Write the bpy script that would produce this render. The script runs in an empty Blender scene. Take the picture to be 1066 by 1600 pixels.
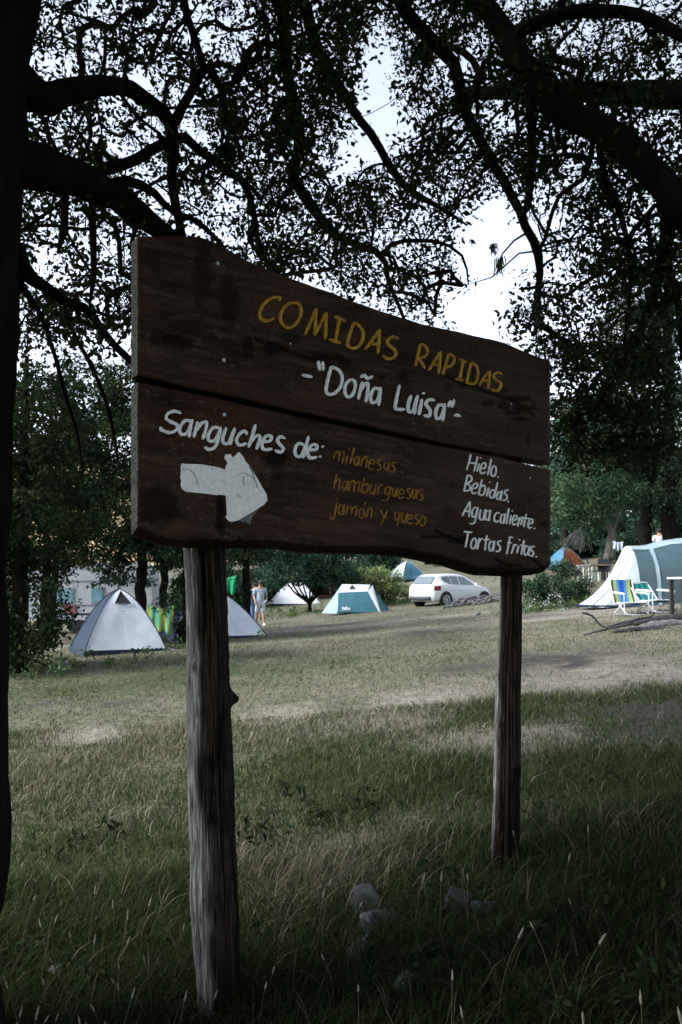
import bpy, bmesh, math, random
import numpy as np
R = math.radians
C = bpy.context.scene.collection
scene = bpy.context.scene
rng = np.random.default_rng(7)
random.seed(7)

# ------------------------------------------------------------------ camera, sky, sun, exposure
CAM_H, F, PITCH = 1.55, 1300.0, R(5.05)
cam_d = bpy.data.cameras.new('camera'); cam = bpy.data.objects.new('camera', cam_d); C.objects.link(cam)
cam.location = (0, 0, CAM_H); cam.rotation_euler = (R(90) + PITCH, 0, 0)
cam_d.sensor_fit = 'VERTICAL'; cam_d.sensor_height = 36; cam_d.lens = F / 1600 * 36
cam_d.clip_start = 0.05; cam_d.clip_end = 3000
cam_d.dof.use_dof = True; cam_d.dof.focus_distance = 3.9; cam_d.dof.aperture_fstop = 6.3
scene.camera = cam
SUN_EL, SUN_AZ = R(42), R(-105)          # azimuth from +Y towards +X: the sun stands to the left
w = bpy.data.worlds.new('World'); scene.world = w; w.use_nodes = True
nt = w.node_tree; nt.nodes.clear()
sky = nt.nodes.new('ShaderNodeTexSky'); sky.sky_type = 'NISHITA'; sky.sun_disc = False
sky.sun_elevation = SUN_EL; sky.sun_rotation = SUN_AZ; sky.air_density = 1.0; sky.dust_density = 1.2; sky.altitude = 600
hs = nt.nodes.new('ShaderNodeHueSaturation'); hs.inputs['Saturation'].default_value = 0.45
bg = nt.nodes.new('ShaderNodeBackground'); bg.inputs['Strength'].default_value = 0.15
wo = nt.nodes.new('ShaderNodeOutputWorld')
nt.links.new(sky.outputs[0], hs.inputs['Color']); nt.links.new(hs.outputs[0], bg.inputs['Color']); nt.links.new(bg.outputs[0], wo.inputs[0])
sl = bpy.data.lights.new('sun', 'SUN'); sl.energy = 2.6; sl.angle = R(26); sl.color = (1, .975, .94)
so = bpy.data.objects.new('sun', sl); C.objects.link(so)
so.rotation_euler = (R(90) - SUN_EL, 0, -SUN_AZ + math.pi); so.location = (-20, 0, 30)
vs = scene.view_settings; scene.display_settings.display_device = 'sRGB'
vs.view_transform = 'Standard'; vs.look = 'None'; vs.gamma = 1; vs.exposure = 1.5
cy = scene.cycles
cy.max_bounces = 5; cy.diffuse_bounces = 3; cy.glossy_bounces = 2; cy.transmission_bounces = 3; cy.transparent_max_bounces = 6
cy.use_denoising = True
try: cy.denoiser = 'OPENIMAGEDENOISE'
except Exception: pass

# ------------------------------------------------------------------ helpers: picture -> place
def ray(px, py):
    cx, cyy = (px - 533) / F, (800 - py) / F
    return np.array([cx, math.cos(PITCH) - cyy * math.sin(PITCH), math.sin(PITCH) + cyy * math.cos(PITCH)])
def at(px, py, Y):
    d = ray(px, py); return np.array([0, 0, CAM_H]) + d * (Y / d[1])
def proj(p):
    p = np.atleast_2d(p) - np.array([0, 0, CAM_H])
    y = p[:, 1] * math.cos(PITCH) + p[:, 2] * math.sin(PITCH)
    z = -p[:, 1] * math.sin(PITCH) + p[:, 2] * math.cos(PITCH)
    y = np.where(y < .05, .05, y)
    return 533 + F * p[:, 0] / y, 800 - F * z / y

# noise
def vnoise(x, y, scale, seed=0):
    seed = int(seed)
    x = np.asarray(x, float) / scale; y = np.asarray(y, float) / scale
    xi = np.floor(x).astype(np.int64); yi = np.floor(y).astype(np.int64); fx = x - xi; fy = y - yi
    fx = fx * fx * (3 - 2 * fx); fy = fy * fy * (3 - 2 * fy)
    def h(a, b):
        n = (a * 374761393 + b * 668265263 + seed * 982451653) & 0xffffffff
        n = ((n ^ (n >> 13)) * 1274126177) & 0xffffffff
        return ((n ^ (n >> 16)) & 0xffff) / 65535.0
    a, b, c, d = h(xi, yi), h(xi + 1, yi), h(xi, yi + 1), h(xi + 1, yi + 1)
    return (a * (1 - fx) + b * fx) * (1 - fy) + (c * (1 - fx) + d * fx) * fy
def fbm(x, y, scale, seed=0, o=4):
    s, a, t = 0, .5, 0
    for k in range(o):
        s = s + a * vnoise(x, y, scale / 2 ** k, seed + k * 17); t += a; a *= .5
    return s / t

# terrain
_K = np.array([(-.6, 3.75, -.36), (.93, 4.7, 0.0), (-4.9, 18.3, .05), (-3.1, 32.5, 0), (.7, 36, .4), (5.2, 38, .76),
    (6.6, 18, .95), (7.5, 22, 1.0), (0, 2.6, -.22), (1.5, 2.6, -.08), (-2, 3, -.4), (0, 9, .02), (-3.2, 23, .12),
    (5.2, 15.5, .72), (2, 12, .28), (-3, 10, -.12), (0, 80, 3.8), (40, 80, 7), (-40, 80, 2.2), (-16, 22, -.2), (20, 15, 1.8),
    (0, -10, -.5), (-12, -10, -.8), (12, -10, .3), (-7.5, 27, .0), (3, 60, 2.3), (12, 43, 2.3), (11, 33, 1.7), (-8, 60, 1.5), (-1, 47, .65)], float)
def _tps(r): return np.where(r > 1e-9, r * r * np.log(np.maximum(r, 1e-9)), 0)
_n = len(_K); _S = np.array([1., 1.])
_A = np.zeros((_n + 3, _n + 3)); _d = np.linalg.norm(_K[:, None, :2] - _K[None, :, :2], axis=2)
_A[:_n, :_n] = _tps(_d) + np.eye(_n) * .02; _A[:_n, _n] = 1; _A[:_n, _n + 1:] = _K[:, :2]; _A[_n, :_n] = 1; _A[_n + 1:, :_n] = _K[:, :2].T
_W = np.linalg.solve(_A, np.concatenate([_K[:, 2], [0, 0, 0]]))
def G(x, y):
    x = np.asarray(x, float); y = np.asarray(y, float); sh = x.shape; x = x.ravel(); y = y.ravel()
    xc = np.clip(x, -45, 45); yc = np.clip(y, -12, 85)
    out = _W[_n] + _W[_n + 1] * xc + _W[_n + 2] * yc
    for k in range(_n): out = out + _W[k] * _tps(np.hypot(xc - _K[k, 0], yc - _K[k, 1]))
    out = out + .07 * (fbm(x, y, 1.6, 5) - .5) * np.clip((y - 1) / 3, 0, 1)
    return out.reshape(sh)
def g1(x, y): return float(G(np.array([x]), np.array([y]))[0])
def ground(px, Y, dz=0):                 # the point of the ground at that column and depth
    x = at(px, 915, Y)[0]; return np.array([x, Y, g1(x, Y) + dz])

# ------------------------------------------------------------------ helpers: objects
def thing(name, label, cat, loc=(0, 0, 0), rotz=0, group=None):
    o = bpy.data.objects.new(name, None); C.objects.link(o); o.empty_display_size = .1
    o.location = tuple(float(v) for v in loc); o.rotation_euler = (0, 0, rotz)
    return tag(o, label, cat, group)
def tag(o, label=None, cat=None, group=None, kind=None):
    if label: o['label'] = label
    if cat: o['category'] = cat
    if group: o['group'] = group
    if kind: o['kind'] = kind
    return o
def dup(root, loc, rotz, label=None, scale=None):
    r = root.copy(); C.objects.link(r); r.location = tuple(float(v) for v in loc); r.rotation_euler = (0, 0, rotz)
    if scale: r.scale = scale
    if label: r['label'] = label
    for ch in list(root.children):
        c = ch.copy(); C.objects.link(c); c.parent = r
        for g in list(ch.children):
            d = g.copy(); C.objects.link(d); d.parent = c
    return r
class M:
    """collects shapes, then links them as one mesh object"""
    def __init__(s): s.v = []; s.f = []; s.mi = []; s.n = 0
    def add(s, v, f, mi=0):
        v = np.asarray(v, float).reshape(-1, 3); s.v.append(v)
        for q in f: s.f.append([i + s.n for i in q])
        s.mi += [mi] * len(f); s.n += len(v); return s
    def box(s, c, size, rz=0, mi=0, rx=0, taper=1):
        hx, hy, hz = [k / 2 for k in size]
        v = np.array([(x * (taper if z > 0 else 1), y * (taper if z > 0 else 1), z) for z in (-hz, hz) for x, y in ((-hx, -hy), (hx, -hy), (hx, hy), (-hx, hy))])
        if rx: v = v @ np.array([[1, 0, 0], [0, math.cos(rx), math.sin(rx)], [0, -math.sin(rx), math.cos(rx)]])
        if rz: v = v @ np.array([[math.cos(rz), math.sin(rz), 0], [-math.sin(rz), math.cos(rz), 0], [0, 0, 1]])
        return s.add(v + np.array(c), [(0, 3, 2, 1), (4, 5, 6, 7), (0, 1, 5, 4), (1, 2, 6, 5), (2, 3, 7, 6), (3, 0, 4, 7)], mi)
    def tube(s, pts, rad, n=8, cap=True, mi=0, jit=0):
        pts = np.asarray(pts, float); k = len(pts); rad = np.broadcast_to(np.asarray(rad, float), (k,))
        t = np.gradient(pts, axis=0); t /= np.linalg.norm(t, axis=1)[:, None] + 1e-9
        up = np.array([0, 0, 1.]) if abs(t[0][2]) < .9 else np.array([1., 0, 0])
        a = np.cross(t, up); bad = np.linalg.norm(a, axis=1) < .05; a[bad] = np.cross(t[bad], np.array([.3, 1., .1])); a /= np.linalg.norm(a, axis=1)[:, None] + 1e-9
        for i in range(1, k):
            a[i] = a[i - 1] - t[i] * np.dot(a[i - 1], t[i]); a[i] /= np.linalg.norm(a[i]) + 1e-9
        b = np.cross(t, a); th = np.arange(n) * 2 * math.pi / n
        rr = rad[:, None] * np.ones((1, n))
        if jit: rr = rr * (1 + jit * (rng.random((k, n)) - .5))
        v = pts[:, None, :] + rr[:, :, None] * (np.cos(th)[None, :, None] * a[:, None, :] + np.sin(th)[None, :, None] * b[:, None, :])
        f = [(i * n + j, i * n + (j + 1) % n, (i + 1) * n + (j + 1) % n, (i + 1) * n + j) for i in range(k - 1) for j in range(n)]
        if cap: f += [tuple(range(n - 1, -1, -1)), tuple((k - 1) * n + j for j in range(n))]
        return s.add(v.reshape(-1, 3), f, mi)
    def grid(s, P, mi=0, flip=False):
        P = np.asarray(P, float); a, b = P.shape[:2]
        f = [(i * b + j, (i + 1) * b + j, (i + 1) * b + j + 1, i * b + j + 1) for i in range(a - 1) for j in range(b - 1)]
        if flip: f = [q[::-1] for q in f]
        return s.add(P.reshape(-1, 3), f, mi)
    def build(s, name, mats, parent=None, smooth=False, off=(0, 0, 0), col=None):
        me = bpy.data.meshes.new(name); v = np.concatenate(s.v) - np.asarray(off, float)
        me.from_pydata(v.tolist(), [], s.f)
        for m in (mats if isinstance(mats, (list, tuple)) else [mats]): me.materials.append(m)
        if isinstance(mats, (list, tuple)) and len(mats) > 1: me.polygons.foreach_set('material_index', s.mi)
        if smooth: me.polygons.foreach_set('use_smooth', [True] * len(s.f))
        if col is not None: setcol(me, col)
        o = bpy.data.objects.new(name, me); C.objects.link(o)
        if parent is not None: o.parent = parent
        else: o.location = tuple(float(k) for k in off)
        return o
def setcol(me, col):
    a = me.color_attributes.new('col', 'FLOAT_COLOR', 'POINT'); c = np.ones((len(me.vertices), 4), np.float32); c[:, :3] = col
    a.data.foreach_set('color', c.ravel())
def polymesh(name, V, nper, mat, parent=None, col=None, off=(0, 0, 0), faces=None):
    """fast mesh of many equal little faces; V is (n, k, 3); faces lists the local faces"""
    n, k = V.shape[:2]; V = (V.reshape(-1, 3) - np.asarray(off, float)).astype(np.float32)
    faces = faces or [tuple(range(k))]
    idx = []; 
    base = (np.arange(n) * k)[:, None]
    loops = np.concatenate([base + np.array([f]) for f in faces], axis=1) if len(set(map(len, faces))) == 1 else None
    ln = sum(map(len, faces))
    loops = np.concatenate([base + np.array(f)[None, :] for f in faces], axis=1)
    tot1 = np.array([len(f) for f in faces]); st1 = np.concatenate([[0], np.cumsum(tot1)[:-1]])
    starts = ((np.arange(n) * ln)[:, None] + st1[None, :]).ravel(); tots = np.tile(tot1, n)
    me = bpy.data.meshes.new(name); me.vertices.add(n * k); me.vertices.foreach_set('co', V.ravel())
    me.loops.add(n * ln); me.loops.foreach_set('vertex_index', loops.ravel().astype(np.int32))
    me.polygons.add(n * len(faces)); me.polygons.foreach_set('loop_start', starts.astype(np.int32)); me.polygons.foreach_set('loop_total', tots.astype(np.int32))
    me.update(calc_edges=True); me.materials.append(mat)
    if col is not None: setcol(me, np.repeat(col, k, axis=0) if len(col) == n else col)
    o = bpy.data.objects.new(name, me); C.objects.link(o)
    if parent is not None: o.parent = parent
    else: o.location = tuple(float(q) for q in off)
    return o

# ------------------------------------------------------------------ materials
def newmat(name):
    m = bpy.data.materials.new(name); m.use_nodes = True; return m, m.node_tree, m.node_tree.nodes['Principled BSDF']
def mat(name, col, rough=.7, var=.25, scale=6, bump=.0, metal=0, stretch=(1, 1, 1), spec=.3, col2=None, attr=False, coat=0):
    m, t, b = newmat(name); N = t.nodes; L = t.links
    tc = N.new('ShaderNodeTexCoord'); mp = N.new('ShaderNodeMapping'); mp.inputs['Scale'].default_value = stretch
    L.new(tc.outputs['Object'], mp.inputs[0])
    no = N.new('ShaderNodeTexNoise'); no.inputs['Scale'].default_value = scale; no.inputs['Detail'].default_value = 6; no.inputs['Roughness'].default_value = .6
    L.new(mp.outputs[0], no.inputs['Vector'])
    rp = N.new('ShaderNodeValToRGB'); c = np.array(col); c2 = np.array(col2) if col2 is not None else c * (1 + var)
    rp.color_ramp.elements[0].color = (*(c * (1 - var)), 1); rp.color_ramp.elements[1].color = (*np.minimum(c2, 1), 1)
    rp.color_ramp.elements[0].position = .3; rp.color_ramp.elements[1].position = .7
    L.new(no.outputs[0], rp.inputs[0]); out = rp.outputs[0]
    if attr:
        at_ = N.new('ShaderNodeAttribute'); at_.attribute_name = 'col'
        mx = N.new('ShaderNodeMix'); mx.data_type = 'RGBA'; mx.blend_type = 'MULTIPLY'; mx.inputs[0].default_value = 1
        L.new(at_.outputs[0], mx.inputs[6]); L.new(out, mx.inputs[7]); out = mx.outputs[2]
    L.new(out, b.inputs['Base Color']); b.inputs['Roughness'].default_value = rough; b.inputs['Metallic'].default_value = metal
    b.inputs['Specular IOR Level'].default_value = spec; b.inputs['Coat Weight'].default_value = coat
    if bump:
        bp = N.new('ShaderNodeBump'); bp.inputs['Strength'].default_value = bump; bp.inputs['Distance'].default_value = .02
        L.new(no.outputs[0], bp.inputs['Height']); L.new(bp.outputs[0], b.inputs['Normal'])
    return m
def leafmat(name, trans=.3):
    m = bpy.data.materials.new(name); m.use_nodes = True; t = m.node_tree; t.nodes.clear(); N = t.nodes; L = t.links
    a = N.new('ShaderNodeAttribute'); a.attribute_name = 'col'
    d = N.new('ShaderNodeBsdfDiffuse'); tr = N.new('ShaderNodeBsdfTranslucent'); mx = N.new('ShaderNodeMixShader'); o = N.new('ShaderNodeOutputMaterial')
    mx.inputs[0].default_value = trans
    L.new(a.outputs[0], d.inputs[0]); L.new(a.outputs[0], tr.inputs[0]); L.new(d.outputs[0], mx.inputs[1]); L.new(tr.outputs[0], mx.inputs[2])
    L.new(mx.outputs[0], o.inputs[0]); return m
LEAF = leafmat('leaf', .22); GRASS = leafmat('grass_blade', .25)
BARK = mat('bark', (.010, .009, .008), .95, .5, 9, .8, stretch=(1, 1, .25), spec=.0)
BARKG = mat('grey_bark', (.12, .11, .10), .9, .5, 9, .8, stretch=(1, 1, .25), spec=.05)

# ------------------------------------------------------------------ foliage helpers
def leaves_at(cent, rad, n, size, flat=.7, aspect=.55, base=(.04, .06, .02), spread=.5, up=.6, tips=None):
    """n leaves round each centre -> (V (N,4,3), col (N,3)); each centre has its own lighter or darker tone"""
    cent = np.asarray(cent); k = len(cent); rad = np.broadcast_to(rad, (k,))
    N = k * n; ci = np.repeat(np.arange(k), n)
    off = rng.normal(size=(N, 3)); off /= np.linalg.norm(off, axis=1)[:, None]; off *= (rng.random((N, 1)) ** .5)
    off *= rad[ci][:, None]; off[:, 2] *= flat
    p = cent[ci] + off
    d = rng.normal(size=(N, 3)) + off / (rad[ci][:, None] + 1e-6); d[:, 2] -= .3; d /= np.linalg.norm(d, axis=1)[:, None]
    nrm = rng.normal(size=(N, 3)); nrm[:, 2] += up * 2
    s = np.cross(d, nrm); s /= np.linalg.norm(s, axis=1)[:, None] + 1e-9
    L = size * (.4 + 1.2 * rng.random((N, 1))); W = L * aspect * .5
    V = np.stack([p, p + d * L * .45 + s * W, p + d * L, p + d * L * .45 - s * W], axis=1)
    tone = (1 + spread * (rng.random(k) - .5) * 2)[ci] * (1 + .35 * (rng.random(N) - .5) * 2)
    hue = (rng.random(k) - .5)[ci] * .5
    col = np.array(base)[None, :] * tone[:, None] * np.stack([1 + hue, np.ones(N), 1 - hue * .5], axis=1)
    return V, np.clip(col, .004, 1)
def grow(skel, skel_r, cent, step=.12, tip=.004, wob=.25, maxr=None):
    """joins every leaf clump to the limbs by forking twigs; returns list of (points, radii)"""
    cap = len(skel) + len(cent) * 14; P = np.zeros((cap, 3)); m = len(skel); P[:m] = skel
    Rm = np.zeros(cap); Rm[:m] = skel_r; par = -np.ones(cap, int)
    d0 = np.array([np.min(np.sum((skel - c) ** 2, axis=1)) for c in cent]); paths = []
    for i in np.argsort(d0):
        c = cent[i]; dd = np.sum((P[:m] - c) ** 2, axis=1); j = int(np.argmin(dd)); L = math.sqrt(dd[j])
        k = int(min(12, max(1, math.ceil(L / step)))); t = np.linspace(0, 1, k + 1)[1:, None]
        q = P[j] + (c - P[j]) * t
        sg = rng.normal(size=3) * wob * L; q = q + sg * np.sin(t * math.pi) * .5 + rng.normal(size=q.shape) * .02 * min(L, .5)
        q[:, 2] += np.sin(t[:, 0] * math.pi) * L * .10
        ids = np.arange(m, m + k); P[m:m + k] = q; par[m] = j; par[m + 1:m + k] = ids[:-1]; paths.append((j, ids)); m += k
    cnt = np.zeros(cap)
    for j, ids in paths: cnt[ids[-1]] += 1
    for i in range(m - 1, len(skel) - 1, -1):
        if par[i] >= 0: cnt[par[i]] += cnt[i]
    out = []
    for j, ids in paths:
        r = tip * np.maximum(cnt[ids], 1) ** .48
        lim = skel_r[j] * .7 if j < len(skel) else 1e9
        r = np.minimum(r, lim); out.append((np.vstack([P[j][None], P[ids]]), np.concatenate([[r[0]], r])))
    return out
def polyline(pts, rad, step=.15, wob=0):
    """smooth resampled line with radii"""
    pts = np.asarray(pts, float); rad = np.asarray(rad, float); n = len(pts)
    if n > 2:
        tt = np.linspace(0, n - 1, (n - 1) * 6 + 1); i = np.minimum(tt.astype(int), n - 2); u = (tt - i)[:, None]
        p0 = pts[np.maximum(i - 1, 0)]; p1 = pts[i]; p2 = pts[i + 1]; p3 = pts[np.minimum(i + 2, n - 1)]
        q = .5 * (2 * p1 + (p2 - p0) * u + (2 * p0 - 5 * p1 + 4 * p2 - p3) * u ** 2 + (3 * p1 - p0 - 3 * p2 + p3) * u ** 3)
        r = rad[i] * (1 - u[:, 0]) + rad[i + 1] * u[:, 0]
    else: q, r = pts, rad
    L = np.concatenate([[0], np.cumsum(np.linalg.norm(np.diff(q, axis=0), axis=1))]); k = max(2, int(L[-1] / step) + 1); s = np.linspace(0, L[-1], k)
    q = np.stack([np.interp(s, L, q[:, a]) for a in range(3)], axis=1); r = np.interp(s, L, r)
    if wob: q[1:-1] += rng.normal(size=(k - 2, 3)) * wob * r[1:-1, None]
    return q, r

# ------------------------------------------------------------------ ground: one sheet
def axis(parts):
    out = []
    for a, b, s in parts: out += list(np.arange(a, b, s))
    return np.array(out + [parts[-1][1]])
xs = axis([(-420, -60, 40), (-60, -20, 4), (-20, -8, .5), (-8, 9, .11), (9, 24, .5), (24, 60, 4), (60, 420, 40)])
ys = axis([(-120, -12, 12), (-12, 1.5, 1), (1.5, 16, .11), (16, 42, .22), (42, 90, 2), (90, 500, 40)])
GX, GY = np.meshgrid(xs, ys, indexing='ij'); GZ = G(GX, GY)
def blob(x, y, cx, cy_, rx, ry, e=.5):
    d = np.hypot((x - cx) / rx, (y - cy_) / ry) + e * (fbm(x, y, .8, 31) - .5) * 2
    return np.clip(1.35 - d, 0, 1)
def dirt(x, y):                           # dark bare soil
    d = np.clip((fbm(x, y, 3.5, 11, 5) - .58) * 5, 0, 1) * np.clip((y - 9) / 4, 0, 1) * .7
    for a in DARK: d = np.maximum(d, blob(x, y, *a))
    return np.clip(d * (.15 + 1.3 * fbm(x, y, .5, 33, 3)), 0, 1)
def pale(x, y):                           # worn, pale, dry soil
    d = 0 * x
    for a in PALE: d = np.maximum(d, blob(x, y, *a))
    return np.clip(d * (.1 + 1.5 * fbm(x, y, .6, 37, 4)), 0, 1)
def spot(px, py, rx, ry, drop=1.5):       # where a look past (px, py) meets the ground
    lo, hi = 2., 90.
    for _ in range(40):
        mid = (lo + hi) / 2; p = at(px, py, mid)
        if p[2] > g1(p[0], mid): lo = mid
        else: hi = mid
    return (at(px, py, lo)[0], lo, rx, ry)
DARK = [spot(185, 1098, .55, .45), spot(60, 1102, .5, .35), spot(1050, 1115, .8, 1.2), spot(850, 1030, 1.6, 1.4), spot(690, 985, 1.6, 1.3), spot(745, 1040, .7, .5), spot(140, 1400, .25, .2)]
PALE = [spot(590, 1122, .9, .8), spot(930, 1050, 1.6, 2.2), spot(820, 1150, .8, .7), spot(700, 1090, .9, .8), spot(560, 975, 4, 2.2), spot(900, 960, 2.4, 2.5), spot(450, 1120, .6, .7), spot(130, 1150, .5, .4)]
def greenness(x, y):
    g = fbm(x, y, 2.6, 3, 4) * .9 + .5 * (fbm(x, y, .7, 9, 3) - .5)
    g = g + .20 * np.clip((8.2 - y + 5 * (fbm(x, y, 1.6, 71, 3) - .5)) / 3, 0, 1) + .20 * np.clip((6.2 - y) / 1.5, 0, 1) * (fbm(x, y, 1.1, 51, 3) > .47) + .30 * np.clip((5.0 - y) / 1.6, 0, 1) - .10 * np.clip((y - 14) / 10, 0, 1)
    for a in GREEN: g = g + .35 * blob(x, y, *a)
    return np.clip(g - .5 * pale(x, y), 0, 1)
GREEN = [spot(150, 1075, 2.2, 1.0), spot(600, 1220, .7, .8), spot(300, 1050, 1.6, 1.0), spot(480, 1040, 1.4, 1.2), spot(440, 1200, .5, .6), spot(900, 1120, .5, .6)]
gn = greenness(GX, GY)[..., None]; dk = dirt(GX, GY)[..., None]; pl = pale(GX, GY)[..., None]
gc = np.array([.19, .178, .135]) * (1 - gn) + np.array([.065, .085, .040]) * gn
gc = gc * (1 - pl) + np.array([.245, .23, .195]) * pl; gc = gc * (1 - dk) + np.array([.055, .05, .045]) * dk
gm = mat('ground', (.75, .75, .75), .95, .45, 9, .7, attr=True, spec=.1, col2=(1.2, 1.2, 1.2))
b = M(); b.grid(np.stack([GX, GY, GZ], axis=-1)); go = b.build('ground', gm, smooth=True, col=gc.reshape(-1, 3)); tag(go, kind='structure')

# ------------------------------------------------------------------ the wooden sign
SN = np.array([.5417, -.8405, 0.]); SD = np.array([.8405, .5417, 0.]); SP0 = at(210, 600, 3.38); CAM = np.array([0, 0, CAM_H])
def onsign(px, py, push=0.0):             # on the board's front; push > 0 goes into the wood
    d = ray(px, py); t = np.dot(SP0 - CAM, SN) / np.dot(d, SN); return CAM + d * t - SN * push
def ipl(tab, x): tab = np.array(tab, float); return np.interp(x, tab[:, 0], tab[:, 1])
UT = [(215, 369), (300, 368), (318, 371), (335, 377), (352, 386), (375, 400), (400, 413), (425, 423), (450, 432), (490, 447), (520, 457), (560, 473), (600, 487), (640, 499), (660, 506), (700, 514), (740, 524), (765, 529), (790, 535), (815, 547), (840, 556), (858, 563)]
UB = [(217, 586), (280, 601), (341, 614), (450, 639), (560, 663), (640, 680), (730, 700), (800, 713), (863, 726)]
LT = [(217, 597), (280, 609), (341, 622), (450, 647), (560, 671), (640, 687), (730, 704.5), (790, 716), (815, 723), (863, 735)]
LB = [(217, 834), (235, 842), (262, 851), (290, 854), (330, 855), (403, 856), (450, 858), (484, 863), (516, 864), (560, 865), (600, 866), (640, 870), (675, 876), (707, 883), (735, 893), (757, 899), (800, 900), (842, 899), (863, 894)]
sroot_p = onsign(530, 890); sroot_p[2] = g1(sroot_p[0], sroot_p[1] + .1)
sign = thing('wooden_sign', 'large dark brown two-plank wooden sign with yellow and white carved lettering on two rough posts', 'sign', sroot_p)
BLOBS = [  # dark stains and knots in the wood (x, y, rx, ry, strength)
    (248, 790, 30, 32, .75), (345, 805, 7, 34, .85), (318, 420, 14, 66, .6), (358, 470, 13, 48, .65), (388, 543, 11, 19, .8), (270, 528, 16, 8, .9), (290, 536, 12, 6, .9), (243, 530, 10, 14, .6),
    (430, 545, 20, 9, .9), (455, 528, 14, 10, .7), (505, 560, 26, 7, .9), (540, 567, 10, 8, .8), (432, 716, 20, 16, .9), (432, 745, 10, 20, .5), (700, 605, 9, 7, .7), (720, 602, 7, 5, .8), (597, 588, 6, 6, .8), (630, 588, 6, 5, .7),
    (762, 630, 10, 6, .95), (788, 635, 9, 6, .9), (798, 645, 14, 3.5, .95), (808, 622, 22, 5, .95), (818, 638, 20, 4, .9), (812, 655, 11, 3.5, .9), (834, 632, 4, 6, .8), (790, 610, 6, 6, .6), (825, 690, 4, 12, .7), (740, 660, 14, 10, .4),
    (715, 845, 16, 5, .95), (790, 885, 22, 4, .7), (740, 545, 10, 8, .35), (850, 820, 7, 4, .7), (828, 780, 5, 4, .6), (560, 735, 40, 14, .35), (580, 785, 60, 10, .35), (700, 800, 10, 6, .5), (640, 640, 30, 10, .3), (260, 640, 40, 20, .3), (260, 400, 45, 30, .35), (705, 758, 7, 6, .5)]
CRACKS = [[(255, 527), (275, 530), (300, 541)], [(420, 535), (440, 545), (470, 556), (520, 572)], [(400, 530), (425, 540)], [(725, 598), (760, 612), (800, 625), (835, 650)], [(660, 840), (700, 838), (720, 848)], [(775, 875), (795, 885), (815, 884)], [(820, 865), (850, 888)], [(690, 585), (730, 603)], [(680, 830), (705, 842)]]
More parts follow.
